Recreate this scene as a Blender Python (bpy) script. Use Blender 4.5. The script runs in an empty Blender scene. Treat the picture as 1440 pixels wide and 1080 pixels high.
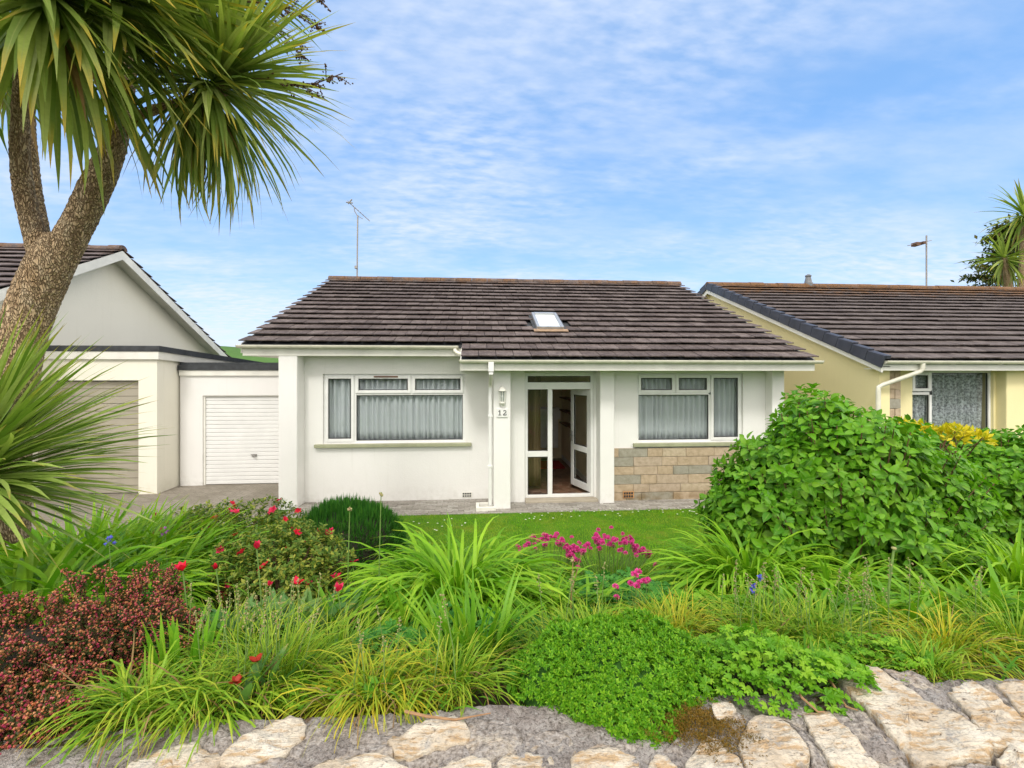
import bpy, math, random
import numpy as np
from mathutils import Vector
random.seed(7)
rng = np.random.default_rng(11)
R = lambda d: d*(math.pi/180)
scene = bpy.context.scene
COL = scene.collection

# ---------------------------------------------------------------- camera model
FPX, YAW, EYE, HORIZ = 640.0, R(4.4), 2.425, 525.0
def at(px, Y, py=None):
    """the point of the place seen in column px at house depth Y (and row py)"""
    a = math.atan((px - 720) / FPX) + YAW
    X = math.tan(a) * Y
    if py is None:
        return X
    zc = X * math.sin(YAW) + Y * math.cos(YAW)
    return np.array([X, Y, EYE - (py - HORIZ) * zc / FPX])

def ground_z(x, y):
    xs = [-60, 1.30, 1.45, 1.75, 3.5, 5.2, 6.3, 6.8, 400]
    zs = [0.50, 0.50, 0.95, 1.10, 0.62, 0.20, 0.02, 0.0, 0.0]
    return np.interp(y, xs, zs)

# ---------------------------------------------------------------- geometry soup
class Geo:
    def __init__(s):
        s.v = []; s.lp = []; s.tot = []; s.uv = []; s.n = 0
    def add(s, V, F, UV=None):
        V = np.asarray(V, float).reshape(-1, 3)
        F = np.asarray(F, int)
        if UV is None:
            UV = np.zeros((len(V), 2))
        s.v.append(V); s.uv.append(np.asarray(UV, float)[F.ravel()])
        s.lp.append((F + s.n).ravel()); s.tot.append(np.full(len(F), F.shape[1]))
        s.n += len(V)
        return s
    def poly(s, pts):
        return s.add(pts, [list(range(len(pts)))])
    def box(s, x0, x1, y0, y1, z0, z1):
        V = [(x0,y0,z0),(x1,y0,z0),(x1,y1,z0),(x0,y1,z0),(x0,y0,z1),(x1,y0,z1),(x1,y1,z1),(x0,y1,z1)]
        F = [(3,2,1,0),(4,5,6,7),(0,1,5,4),(1,2,6,5),(2,3,7,6),(3,0,4,7)]
        return s.add(V, F)
    def prism(s, poly, vec):
        """closed extrusion of a planar outline along vec"""
        n = len(poly); P = np.asarray(poly, float); Q = P + np.asarray(vec, float)
        s.add(np.vstack([P, Q]), [(i, (i+1) % n, n+(i+1) % n, n+i) for i in range(n)])
        s.add(P, [list(range(n))[::-1]]); s.add(Q, [list(range(n))])
        return s
    def tube(s, pts, rad, n=8, cap=True):
        pts = np.asarray(pts, float); m = len(pts)
        rad = np.broadcast_to(np.asarray(rad, float), (m,))
        tan = np.gradient(pts, axis=0); tan /= np.linalg.norm(tan, axis=1)[:, None] + 1e-9
        ref = np.array([0, 0, 1.0]) if abs(tan[0][2]) < .9 else np.array([1.0, 0, 0])
        V = []; UV = []
        for i in range(m):
            u = np.cross(tan[i], ref); u /= np.linalg.norm(u) + 1e-9
            w = np.cross(u, tan[i])
            ref = w
            for k in range(n):
                a = 2*math.pi*k/n
                V.append(pts[i] + rad[i]*(math.cos(a)*u + math.sin(a)*w)); UV.append((k/n, i/(m-1)))
        F = [(i*n+k, i*n+(k+1) % n, (i+1)*n+(k+1) % n, (i+1)*n+k) for i in range(m-1) for k in range(n)]
        s.add(V, F, UV)
        if cap:
            s.add(V[:n], [list(range(n))]); s.add(V[-n:], [list(range(n))[::-1]])
        return s
    def lathe(s, c, prof, n=16):
        V = []; m = len(prof)
        for r, z in prof:
            for k in range(n):
                a = 2*math.pi*k/n
                V.append((c[0]+r*math.cos(a), c[1]+r*math.sin(a), c[2]+z))
        F = [(i*n+k, i*n+(k+1) % n, (i+1)*n+(k+1) % n, (i+1)*n+k) for i in range(m-1) for k in range(n)]
        return s.add(V, F)
    def wall(s, x0, x1, y0, y1, z0, z1, holes=()):
        """wall along X with rectangular openings (x0,x1,z0,z1), reveals included"""
        xs = sorted({x0, x1, *[h[0] for h in holes], *[h[1] for h in holes]})
        zs = sorted({z0, z1, *[h[2] for h in holes], *[h[3] for h in holes]})
        solid = lambda i, k: 0 <= i < len(xs)-1 and 0 <= k < len(zs)-1 and not any(
            h[0]-1e-6 <= xs[i] and xs[i+1] <= h[1]+1e-6 and h[2]-1e-6 <= zs[k] and zs[k+1] <= h[3]+1e-6 for h in holes)
        for i in range(len(xs)-1):
            for k in range(len(zs)-1):
                if not solid(i, k): continue
                a, b, c, d = xs[i], xs[i+1], zs[k], zs[k+1]
                s.poly([(a,y0,c),(b,y0,c),(b,y0,d),(a,y0,d)]); s.poly([(a,y1,d),(b,y1,d),(b,y1,c),(a,y1,c)])
                if not solid(i-1, k): s.poly([(a,y1,c),(a,y0,c),(a,y0,d),(a,y1,d)])
                if not solid(i+1, k): s.poly([(b,y0,c),(b,y1,c),(b,y1,d),(b,y0,d)])
                if not solid(i, k-1): s.poly([(a,y0,c),(a,y1,c),(b,y1,c),(b,y0,c)])
                if not solid(i, k+1): s.poly([(a,y0,d),(b,y0,d),(b,y1,d),(a,y1,d)])
        return s
    def mesh(s, name, org=(0, 0, 0), smooth=False):
        me = bpy.data.meshes.new(name)
        V = np.vstack(s.v) - np.asarray(org, float); L = np.concatenate(s.lp); T = np.concatenate(s.tot)
        me.vertices.add(len(V)); me.vertices.foreach_set('co', V.ravel())
        me.loops.add(len(L)); me.loops.foreach_set('vertex_index', L.astype(np.int32))
        st = np.concatenate([[0], np.cumsum(T)[:-1]])
        me.polygons.add(len(T)); me.polygons.foreach_set('loop_start', st.astype(np.int32))
        me.update(calc_edges=True)
        uv = me.uv_layers.new(name='UVMap'); uv.data.foreach_set('uv', np.vstack(s.uv).ravel())
        me.polygons.foreach_set('use_smooth', np.full(len(T), bool(smooth)))
        me.update()
        return me
    def obj(s, name, mat, parent=None, smooth=False, bevel=0):
        """ONE mesh object; under a parent the mesh is stored relative to the parent's own place"""
        org = (0, 0, 0)
        p = parent
        while p is not None:
            org = tuple(np.asarray(org) + np.asarray(p.location)); p = p.parent
        o = bpy.data.objects.new(name, s.mesh(name, org, smooth)); COL.objects.link(o)
        if mat is not None: o.data.materials.append(mat)
        if parent is not None: o.parent = parent
        if bevel:
            b = o.modifiers.new('bevel', 'BEVEL'); b.width = bevel; b.segments = 2; b.limit_method = 'ANGLE'; b.angle_limit = R(50)
        return o

def tag(o, label=None, cat=None, group=None, kind=None):
    if label: o['label'] = label
    if cat: o['category'] = cat
    if group: o['group'] = group
    if kind: o['kind'] = kind
    return o
def thing(name, label, cat, loc, group=None):
    o = bpy.data.objects.new(name, None); COL.objects.link(o)
    o.empty_display_size = .2; o.location = tuple(float(c) for c in loc)
    return tag(o, label, cat, group)
def copy_part(src, parent, loc=None, rot=None, scale=None):
    c = src.copy(); COL.objects.link(c); c.parent = parent
    if loc is not None: c.location = tuple(float(k) for k in loc)
    if rot is not None: c.rotation_euler = rot
    if scale is not None: c.scale = (scale,)*3
    return c

# ---------------------------------------------------------------- materials
class NT:
    def __init__(s, name):
        s.m = bpy.data.materials.new(name); s.m.use_nodes = True
        s.t = s.m.node_tree; s.t.nodes.clear(); s.out = s.n('ShaderNodeOutputMaterial')
    def n(s, typ, **kw):
        nd = s.t.nodes.new(typ)
        for k, v in kw.items():
            if k in nd.inputs.keys():
                s.put(nd.inputs[k], v)
            else:
                setattr(nd, k, v)
        return nd
    def put(s, sock, v):
        if isinstance(v, bpy.types.NodeSocket): s.t.links.new(v, sock)
        elif isinstance(v, (tuple, list)) and len(v) == 3 and sock.type == 'RGBA': sock.default_value = (*v, 1)
        else: sock.default_value = v
    def coord(s, kind='Object', scale=(1, 1, 1), rot=(0, 0, 0)):
        c = s.n('ShaderNodeTexCoord'); mp = s.n('ShaderNodeMapping')
        s.put(mp.inputs['Vector'], c.outputs[kind]); mp.inputs['Scale'].default_value = scale; mp.inputs['Rotation'].default_value = rot
        return mp.outputs[0]
    def noise(s, vec, scale, detail=4, rough=.55):
        nd = s.n('ShaderNodeTexNoise'); s.put(nd.inputs['Vector'], vec)
        nd.inputs['Scale'].default_value = scale; nd.inputs['Detail'].default_value = detail; nd.inputs['Roughness'].default_value = rough
        return nd.outputs['Fac']
    def ramp(s, fac, stops, interp='LINEAR'):
        nd = s.n('ShaderNodeValToRGB'); s.put(nd.inputs[0], fac); cr = nd.color_ramp; cr.interpolation = interp
        while len(cr.elements) < len(stops): cr.elements.new(.5)
        for e, (p, c) in zip(cr.elements, stops):
            e.position = p; e.color = (c, c, c, 1) if isinstance(c, (int, float)) else (*c, 1)
        return nd.outputs[0]
    def mix(s, fac, a, b, mode='MIX'):
        nd = s.n('ShaderNodeMix', data_type='RGBA', blend_type=mode)
        s.put(nd.inputs[0], fac); s.put(nd.inputs[6], a); s.put(nd.inputs[7], b)
        return nd.outputs[2]
    def math(s, op, a, b=0.0):
        nd = s.n('ShaderNodeMath', operation=op); s.put(nd.inputs[0], a); s.put(nd.inputs[1], b)
        return nd.outputs[0]
    def bump(s, h, strength=.4, dist=.01):
        nd = s.n('ShaderNodeBump'); s.put(nd.inputs['Height'], h); nd.inputs['Strength'].default_value = strength; nd.inputs['Distance'].default_value = dist
        return nd.outputs[0]
    def bsdf(s, col, rough=.6, normal=None, spec=.5, metal=0):
        b = s.n('ShaderNodeBsdfPrincipled'); s.put(b.inputs['Base Color'], col); s.put(b.inputs['Roughness'], rough)
        b.inputs['Specular IOR Level'].default_value = spec; b.inputs['Metallic'].default_value = metal
        if normal is not None: s.put(b.inputs['Normal'], normal)
        return b.outputs[0]
    def done(s, sh):
        s.t.links.new(sh, s.out.inputs[0]); return s.m
    def island(s):
        return s.n('ShaderNodeNewGeometry').outputs['Random Per Island']

def plain(name, col, rough=.5, spec=.5, metal=0, vary=.12, scale=6, bumps=0):
    t = NT(name); v = t.coord()
    n = t.noise(v, scale, 5)
    lo = tuple(c*(1-vary) for c in col); hi = tuple(min(1, c*(1+vary*.6)) for c in col)
    nm = t.bump(t.noise(v, scale*12, 3), bumps, .004) if bumps else None
    return t.done(t.bsdf(t.ramp(n, [(.3, lo), (.7, hi)]), rough, nm, spec, metal))

def render_mat(name, col, dirt=(.42, .40, .33), grime=.5):
    """painted masonry: fine stipple, faint blotches, streaks and splash marks"""
    t = NT(name); v = t.coord()
    big = t.noise(v, .9, 4); fine = t.noise(v, 55, 3); mid = t.noise(v, 9, 5)
    base = t.ramp(big, [(.25, tuple(c*.94 for c in col)), (.75, col)])
    streak = t.noise(t.coord(scale=(5, 5, .28)), 2.2, 5, .65)
    sm = t.ramp(streak, [(.57, 0.0), (.82, grime*.55)])
    base = t.mix(sm, base, dirt)
    z = t.n('ShaderNodeSeparateXYZ'); t.put(z.inputs[0], t.coord())
    low = t.ramp(z.outputs[2], [(.0, 1.0), (.35, 0.0)])
    sp = t.math('MULTIPLY', low, t.ramp(mid, [(.42, 0.0), (.7, grime)]))
    base = t.mix(sp, base, dirt)
    h = t.math('ADD', t.math('MULTIPLY', fine, .6), t.math('MULTIPLY', mid, .6))
    return t.done(t.bsdf(base, .85, t.bump(h, .35, .012), .25))

def leaf_mat(name, a, b, tip=None, tip_at=.75, rough=.5, trans=.3, spec=.25, rib=None, c=None, patch=None):
    t = NT(name); r = t.island()
    stops = [(0, a), (.55, b), (1, c or b)]
    col = t.ramp(r, stops)
    uv = t.n('ShaderNodeTexCoord').outputs['UV']; sp = t.n('ShaderNodeSeparateXYZ'); t.put(sp.inputs[0], uv)
    if tip:
        f = t.ramp(sp.outputs[1], [(tip_at, 0.0), (1.0, 1.0)])
        f = t.math('MULTIPLY', f, t.math('GREATER_THAN', t.math('FRACT', t.math('MULTIPLY', r, 7.31)), .35))
        col = t.mix(f, col, tip)
    if rib:
        d = t.math('ABSOLUTE', t.math('SUBTRACT', sp.outputs[0], .5))
        col = t.mix(t.ramp(d, [(.02, .7), (.09, 0.0)]), col, rib)
    if patch: col = t.mix(t.ramp(t.noise(t.coord(), 1.9, 5, .65), [(.46, 0.0), (.62, .75)]), col, patch)
    n = t.noise(t.coord(), 45, 2)
    col = t.mix(t.ramp(n, [(.35, .25), (.65, 0.0)]), col, t.mix(1.0, col, (.55, .6, .5), 'MULTIPLY'))
    p = t.bsdf(col, rough, None, spec)
    tr = t.n('ShaderNodeBsdfTranslucent'); t.put(tr.inputs[0], t.mix(1.0, col, (1.35, 1.5, .7), 'MULTIPLY'))
    mx = t.n('ShaderNodeMixShader'); mx.inputs[0].default_value = trans
    t.t.links.new(p, mx.inputs[1]); t.t.links.new(tr.outputs[0], mx.inputs[2])
    return t.done(mx.outputs[0])

def petal_mat(name, cols, trans=.25):
    t = NT(name); r = t.island()
    col = t.ramp(r, [(i/max(1, len(cols)-1), c) for i, c in enumerate(cols)])
    p = t.bsdf(col, .5, None, .3)
    tr = t.n('ShaderNodeBsdfTranslucent'); t.put(tr.inputs[0], col)
    mx = t.n('ShaderNodeMixShader'); mx.inputs[0].default_value = trans
    t.t.links.new(p, mx.inputs[1]); t.t.links.new(tr.outputs[0], mx.inputs[2])
    return t.done(mx.outputs[0])

def tile_mat(name, dark, mid, pale, lichen_from, lichen_to, gold=.8):
    """weathered concrete tiles; moss and gold lichen grow towards the ridge (world height)"""
    t = NT(name); v = t.coord()
    r = t.island(); n = t.noise(v, 7, 6, .7); f = t.noise(v, 38, 4, .7)
    k = t.math('ADD', t.math('MULTIPLY', n, .55), t.math('ADD', t.math('MULTIPLY', f, .38), t.math('MULTIPLY', r, .12)))
    col = t.ramp(k, [(.37, dark), (.53, mid), (.70, pale)])
    sp = t.n('ShaderNodeSeparateXYZ'); t.put(sp.inputs[0], v)
    band = t.n('ShaderNodeMapRange'); t.put(band.inputs[0], sp.outputs[2]); band.inputs[1].default_value = lichen_from; band.inputs[2].default_value = lichen_to
    pat = t.noise(v, 3.1, 5, .7)
    m = t.ramp(t.math('MULTIPLY', band.outputs[0], pat), [(.34, 0.0), (.5, gold)])
    col = t.mix(m, col, t.ramp(f, [(.35, (.05, .045, .02)), (.55, (.22, .095, .03)), (.75, (.30, .20, .06))]))
    sc = t.ramp(t.noise(v, 17, 5, .7), [(.61, 0.0), (.69, .6)])
    col = t.mix(sc, col, (.31, .28, .24))
    ms = t.ramp(t.noise(v, 11, 5, .75), [(.59, 0.0), (.68, .8)])
    col = t.mix(ms, col, (.035, .034, .018))
    return t.done(t.bsdf(col, .8, t.bump(f, .5, .01), .3))

M = {}
M['white_render'] = render_mat('white_render', (.83, .82, .795), grime=.28)
M['cream_render'] = render_mat('cream_render', (.84, .815, .70), (.50, .45, .32), .22)
M['yellow_render'] = render_mat('yellow_render', (.85, .76, .43), (.55, .45, .25), .2)
M['upvc'] = plain('upvc', (.80, .80, .78), .3, vary=.06)
M['trim'] = plain('trim', (.78, .77, .70), .45, vary=.12, scale=3)
M['gutter'] = plain('gutter', (.76, .74, .62), .35, vary=.16, scale=5)
M['sill'] = plain('sill', (.36, .37, .24), .5, vary=.15)
M['gasket'] = plain('gasket', (.03, .03, .03), .6)
M['felt'] = plain('felt', (.045, .05, .055), .8, vary=.4, scale=9, bumps=.5)
M['lead'] = plain('lead', (.16, .17, .18), .5, vary=.3)
M['alu'] = plain('alu', (.45, .46, .46), .38, metal=.6, vary=.15)
M['mast'] = plain('mast', (.30, .29, .27), .5, metal=.4)
M['dark_paint'] = plain('dark_paint', (.02, .02, .02), .4)
M['rust_flash'] = plain('rust_flash', (.30, .20, .12), .7, vary=.4, scale=14)
M['terracotta'] = plain('terracotta', (.50, .26, .10), .8, bumps=.3)
M['soffit'] = plain('soffit', (.72, .71, .62), .6, vary=.15, scale=2)
M['garage_white'] = plain('garage_white', (.80, .80, .78), .4, vary=.06, scale=2)
M['garage_taupe'] = plain('garage_taupe', (.40, .365, .29), .5, vary=.1, scale=2)
M['interior_cream'] = plain('interior_cream', (.82, .70, .48), .7, vary=.1, scale=2)
M['interior_white'] = plain('interior_white', (.78, .77, .74), .6)
M['brown_wood'] = plain('brown_wood', (.16, .07, .03), .5, vary=.4)
M['red_mat'] = plain('red_mat', (.35, .02, .02), .9)
M['bitumen'] = plain('bitumen', (.06, .058, .055), .9, vary=.3, scale=3, bumps=.4)
M['verge_cap'] = plain('verge_cap', (.045, .05, .07), .5, vary=.35, scale=4)
M['roof_tile'] = tile_mat('roof_tile', (.045, .033, .030), (.100, .077, .070), (.205, .170, .155), 4.3, 5.25, .6)
M['roof_tile_left'] = tile_mat('roof_tile_left', (.058, .044, .042), (.115, .09, .086), (.19, .16, .15), 4.2, 5.6, .6)
M['roof_tile_right'] = tile_mat('roof_tile_right', (.048, .036, .033), (.098, .078, .072), (.185, .155, .143), 3.9, 5.0, .8)

def glass_mat(name, tint=(.97, .985, .98)):
    t = NT(name)
    tr = t.n('ShaderNodeBsdfTransparent'); t.put(tr.inputs[0], tint)
    gl = t.n('ShaderNodeBsdfGlossy'); gl.inputs['Roughness'].default_value = .02
    fr = t.n('ShaderNodeFresnel'); fr.inputs[0].default_value = 1.5
    f = t.math('MULTIPLY', t.math('MULTIPLY', fr.outputs[0], 1.3), t.math('SUBTRACT', 1.0, t.n('ShaderNodeNewGeometry').outputs['Backfacing']))
    mx = t.n('ShaderNodeMixShader'); t.put(mx.inputs[0], f)
    t.t.links.new(tr.outputs[0], mx.inputs[1]); t.t.links.new(gl.outputs[0], mx.inputs[2])
    return t.done(mx.outputs[0])
M['glass'] = glass_mat('glass')
M['skylight_glass'] = plain('skylight_glass', (.70, .76, .78), .08, spec=1.0, vary=.02)

def curtain_mat(name, col, lace=0):
    t = NT(name); c = t.mix(t.noise(t.coord(scale=(9, 1, .5)), 4, 3), tuple(k*.86 for k in col), col)
    if lace:
        c = t.mix(t.ramp(t.noise(t.coord(), 26, 4, .7), [(.42, .75), (.60, 0.0)]), c, (.12, .12, .13))
    d = t.bsdf(c, .9, None, .1)
    tr = t.n('ShaderNodeBsdfTranslucent'); t.put(tr.inputs[0], c)
    mx = t.n('ShaderNodeMixShader'); mx.inputs[0].default_value = .3
    t.t.links.new(d, mx.inputs[1]); t.t.links.new(tr.outputs[0], mx.inputs[2])
    return t.done(mx.outputs[0])
M['net'] = curtain_mat('net', (.74, .77, .80))
M['lace'] = curtain_mat('lace', (.70, .74, .77), 1)
M['drape'] = curtain_mat('drape', (.30, .22, .12))

def cladding_mat():
    t = NT('cladding'); v = t.coord(); r = t.island(); n = t.noise(v, 14, 5, .65)
    col = t.ramp(r, [(0, (.46, .36, .25)), (.3, (.52, .41, .29)), (.70, (.47, .38, .29)), (.71, (.37, .345, .28)), (.90, (.33, .315, .26)), (.91, (.52, .43, .31))])
    col = t.mix(t.ramp(n, [(.35, .5), (.6, 0.0)]), col, t.mix(1.0, col, (.6, .58, .5), 'MULTIPLY'))
    z = t.n('ShaderNodeSeparateXYZ'); t.put(z.inputs[0], v)
    damp = t.math('MULTIPLY', t.ramp(z.outputs[2], [(.06, 1.0), (.28, 0.0)]), t.ramp(t.noise(v, 5, 4), [(.38, .75), (.6, .1)]))
    col = t.mix(damp, col, (.20, .13, .05))
    return t.done(t.bsdf(col, .9, t.bump(n, .8, .02), .2))
M['cladding'] = cladding_mat()
M['mortar_pale'] = plain('mortar_pale', (.42, .37, .29), .95, bumps=.6)

def paver_mat():
    t = NT('paver'); v = t.coord(); r = t.island(); n = t.noise(v, 22, 5, .7)
    col = t.ramp(r, [(0, (.27, .25, .22)), (.4, (.37, .345, .31)), (.75, (.43, .41, .375)), (1, (.32, .30, .26))])
    col = t.mix(t.ramp(n, [(.35, .55), (.62, 0.0)]), col, (.13, .12, .10))
    return t.done(t.bsdf(col, .9, t.bump(n, .4, .006), .3))
M['paver'] = paver_mat()

def concrete_mat(name, a, b, c):
    t = NT(name); v = t.coord(); n = t.noise(v, 1.3, 6, .7); f = t.noise(v, 35, 4, .7)
    col = t.ramp(n, [(.3, a), (.5, b), (.72, c)])
    col = t.mix(t.ramp(f, [(.3, .4), (.6, 0.0)]), col, tuple(k*.5 for k in a))
    return t.done(t.bsdf(col, .9, t.bump(f, .5, .008), .25))
def sett_mat():
    t = NT('driveway'); v = t.coord(rot=(0, 0, R(7))); br = t.n('ShaderNodeTexBrick'); t.put(br.inputs['Vector'], v); br.inputs['Scale'].default_value = 4.2
    br.inputs['Color1'].default_value = (.25, .225, .185, 1); br.inputs['Color2'].default_value = (.31, .28, .235, 1); br.inputs['Mortar'].default_value = (.09, .085, .06, 1)
    br.inputs['Mortar Size'].default_value = .014; br.inputs['Brick Width'].default_value = .85; br.inputs['Row Height'].default_value = .42; br.inputs['Bias'].default_value = 0
    n = t.noise(t.coord(), 1.1, 6, .7); f = t.noise(t.coord(), 28, 4, .7)
    col = t.mix(t.ramp(n, [(.35, .55), (.6, 0.0)]), br.outputs['Color'], (.15, .13, .095))
    col = t.mix(t.ramp(f, [(.3, .5), (.55, 0.0)]), col, (.12, .105, .085))
    return t.done(t.bsdf(col, .9, t.bump(t.math('ADD', f, t.math('MULTIPLY', br.outputs['Fac'], -.8)), .5, .01), .2))
M['driveway'] = sett_mat()
M['pavement'] = concrete_mat('pavement', (.07, .07, .068), (.10, .10, .095), (.14, .135, .13))
M['soil'] = concrete_mat('soil', (.03, .021, .012), (.05, .036, .02), (.075, .055, .03))

def turf_mat(name, a, b, c, sc):
    t = NT(name); v = t.coord(); n = t.noise(v, sc, 6, .65); f = t.noise(v, sc*30, 3)
    col = t.mix(t.ramp(f, [(.3, .35), (.7, 0.0)]), t.ramp(n, [(.3, a), (.5, b), (.7, c)]), tuple(k*.5 for k in a))
    return t.done(t.bsdf(col, .9, t.bump(f, .6, .02), .15))
M['turf'] = turf_mat('turf', (.05, .15, .006), (.09, .21, .010), (.17, .22, .02), 2.2)
M['hill'] = turf_mat('hill', (.05, .11, .02), (.08, .17, .03), (.10, .20, .04), .02)
M['grass_far'] = turf_mat('grass_far', (.05, .10, .02), (.07, .14, .025), (.09, .16, .03), .15)

def tile_floor_mat():
    t = NT('hall_tile'); v = t.coord(scale=(9, 9, 9)); vo = t.n('ShaderNodeTexVoronoi'); t.put(vo.inputs['Vector'], v)
    d = t.n('ShaderNodeTexVoronoi', feature='DISTANCE_TO_EDGE'); t.put(d.inputs['Vector'], v)
    vo.inputs['Scale'].default_value = .8; d.inputs['Scale'].default_value = .8
    col = t.ramp(t.n('ShaderNodeSeparateColor', Color=vo.outputs['Color']).outputs[0], [(0, (.10, .045, .025)), (.5, (.17, .075, .04)), (1, (.26, .14, .09))])
    col = t.mix(t.ramp(d.outputs[0], [(.02, 1.0), (.06, 0.0)]), col, (.25, .19, .13))
    return t.done(t.bsdf(col, .3, None, .5))
M['hall_tile'] = tile_floor_mat()

def stone_mat(name='wall_stone', grey=0):
    t = NT(name); v = t.coord(); n = t.noise(v, 5, 7, .65); f = t.noise(v, 60, 5, .7); r = t.island()
    st = t.noise(t.coord(scale=(3.2, 14, 14), rot=(0, 0, R(38))), 2.4, 6, .65)
    col = t.ramp(n, [(.26, (.30, .24, .17)), (.42, (.52, .44, .33)), (.58, (.62, .56, .45)), (.75, (.68, .64, .55))])
    col = t.mix(t.ramp(st, [(.40, .75), (.50, 0.0)]), col, (.42, .26, .11))
    col = t.mix(t.ramp(t.noise(v, 11, 6, .75), [(.57, 0.0), (.66, .8)]), col, (.36, .34, .31))
    col = t.mix(t.ramp(t.noise(t.coord(scale=(4, 16, 16), rot=(0, 0, R(34))), 3.1, 5, .7), [(.62, 0.0), (.66, .85)]), col, (.075, .055, .045))
    col = t.mix(t.ramp(f, [(.33, .5), (.5, 0.0)]), col, (.17, .14, .11))
    if grey: col = t.mix(t.ramp(t.noise(v, 8, 6, .75), [(.34, .15), (.5, .92)]), col, t.ramp(f, [(.35, (.10, .085, .07)), (.5, (.27, .24, .215)), (.68, (.45, .42, .385))]))
    h = t.math('ADD', t.math('MULTIPLY', st, 1.2), t.math('MULTIPLY', f, .35))
    return t.done(t.bsdf(col, .85, t.bump(h, .9, .022), .25))
M['stone'] = stone_mat()
M['stone_grey'] = stone_mat('lichened_stone', 1)
def mortar_mat():
    t = NT('wall_mortar'); v = t.coord(); n = t.noise(v, 9, 7, .75); f = t.noise(v, 70, 5, .75)
    col = t.ramp(n, [(.3, (.12, .095, .07)), (.42, (.31, .27, .24)), (.57, (.45, .41, .375)), (.75, (.57, .54, .50))])
    col = t.mix(t.ramp(f, [(.36, .8), (.52, 0.0)]), col, (.08, .065, .05))
    col = t.mix(t.ramp(t.noise(v, 26, 3), [(.65, 0.0), (.7, .7)]), col, (.56, .55, .50))
    col = t.mix(t.ramp(t.noise(v, 3.4, 5, .7), [(.60, 0.0), (.66, .8)]), col, (.14, .075, .02))
    return t.done(t.bsdf(col, .95, t.bump(t.math('ADD', n, t.math('MULTIPLY', f, .6)), 1.0, .03), .2))
M['mortar'] = mortar_mat()
M['moss'] = leaf_mat('moss', (.12, .075, .008), (.22, .12, .012), trans=.1, c=(.10, .085, .012))
def bark_mat():
    t = NT('bark'); v = t.coord(scale=(1.5, 1.5, .5)); vo = t.n('ShaderNodeTexVoronoi', feature='DISTANCE_TO_EDGE'); 
    wv = t.n('ShaderNodeVectorMath', operation='ADD'); nn = t.n('ShaderNodeTexNoise'); t.put(nn.inputs['Vector'], v); nn.inputs['Scale'].default_value = 14
    sc = t.n('ShaderNodeVectorMath', operation='SCALE'); t.put(sc.inputs[0], nn.outputs['Color']); sc.inputs['Scale'].default_value = .10
    t.put(wv.inputs[0], v); t.put(wv.inputs[1], sc.outputs[0]); t.put(vo.inputs['Vector'], wv.outputs[0]); vo.inputs['Scale'].default_value = 46
    n = t.noise(v, 9, 6, .7)
    edge = t.ramp(t.math('ADD', vo.outputs[0], t.math('MULTIPLY', t.noise(v, 30, 4, .7), .18)), [(.06, 0.0), (.26, 1.0)])
    col = t.ramp(n, [(.3, (.40, .265, .145)), (.5, (.58, .42, .26)), (.7, (.68, .55, .38))])
    col = t.mix(edge, (.22, .14, .08), col)
    h = t.math('ADD', edge, t.math('MULTIPLY', n, .6))
    return t.done(t.bsdf(col, .95, t.bump(h, 1.0, .018), .1))
M['bark'] = bark_mat()
M['woody'] = plain('woody', (.16, .085, .045), .9, vary=.4, scale=20)
M['green_stem'] = plain('green_stem', (.14, .24, .05), .6, vary=.3, scale=20)
M['dry_stem'] = plain('dry_stem', (.30, .17, .08), .8, vary=.3, scale=20)
# foliage
M['cordyline'] = leaf_mat('cordyline', (.11, .18, .025), (.26, .33, .07), (.50, .32, .03), .74, trans=.34, rib=(.26, .30, .09), c=(.40, .45, .15))
M['cordyline_low'] = leaf_mat('cordyline_low', (.14, .25, .03), (.31, .41, .09), (.42, .32, .07), .8, trans=.3, c=(.38, .46, .15))
M['dead_leaf'] = leaf_mat('dead_leaf', (.14, .08, .03), (.26, .16, .06), trans=.2, c=(.34, .22, .10))
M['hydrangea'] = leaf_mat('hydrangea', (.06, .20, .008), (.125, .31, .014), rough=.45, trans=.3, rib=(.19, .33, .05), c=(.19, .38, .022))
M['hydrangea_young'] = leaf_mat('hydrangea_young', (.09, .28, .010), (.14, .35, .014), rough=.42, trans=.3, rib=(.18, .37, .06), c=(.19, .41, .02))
M['golden'] = leaf_mat('golden', (.50, .42, .015), (.66, .54, .015), c=(.34, .42, .03))
M['azalea'] = leaf_mat('azalea', (.06, .14, .016), (.14, .22, .028), c=(.40, .40, .06), rough=.5)
M['needle'] = leaf_mat('needle', (.03, .13, .02), (.05, .19, .025), c=(.09, .26, .03), rough=.55)
M['daylily'] = leaf_mat('daylily', (.12, .30, .010), (.22, .43, .018), (.42, .44, .03), .85, c=(.32, .52, .03), trans=.32)
M['tuft'] = leaf_mat('tuft', (.12, .27, .012), (.24, .39, .022), (.48, .38, .04), .78, c=(.40, .46, .04), trans=.3)
M['tuft_gold'] = leaf_mat('tuft_gold', (.20, .32, .014), (.36, .42, .025), (.56, .34, .03), .7, c=(.55, .44, .03), trans=.3)
M['iris'] = leaf_mat('iris', (.10, .27, .012), (.17, .37, .018), (.34, .40, .03), .88, c=(.28, .45, .03), rough=.42)
M['tulip_leaf'] = leaf_mat('tulip_leaf', (.08, .20, .05), (.13, .27, .07), (.35, .30, .06), .85, c=(.22, .33, .09), rough=.4)
M['geranium'] = leaf_mat('geranium', (.095, .27, .012), (.165, .37, .016), c=(.27, .46, .028))
M['geranium_dark'] = leaf_mat('geranium_dark', (.045, .19, .03), (.075, .26, .035), c=(.13, .34, .045))
M['cushion'] = leaf_mat('cushion', (.07, .23, .008), (.135, .34, .012), c=(.25, .46, .022), rough=.5)
M['cushion_base'] = plain('cushion_base', (.03, .11, .008), .9)
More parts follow.
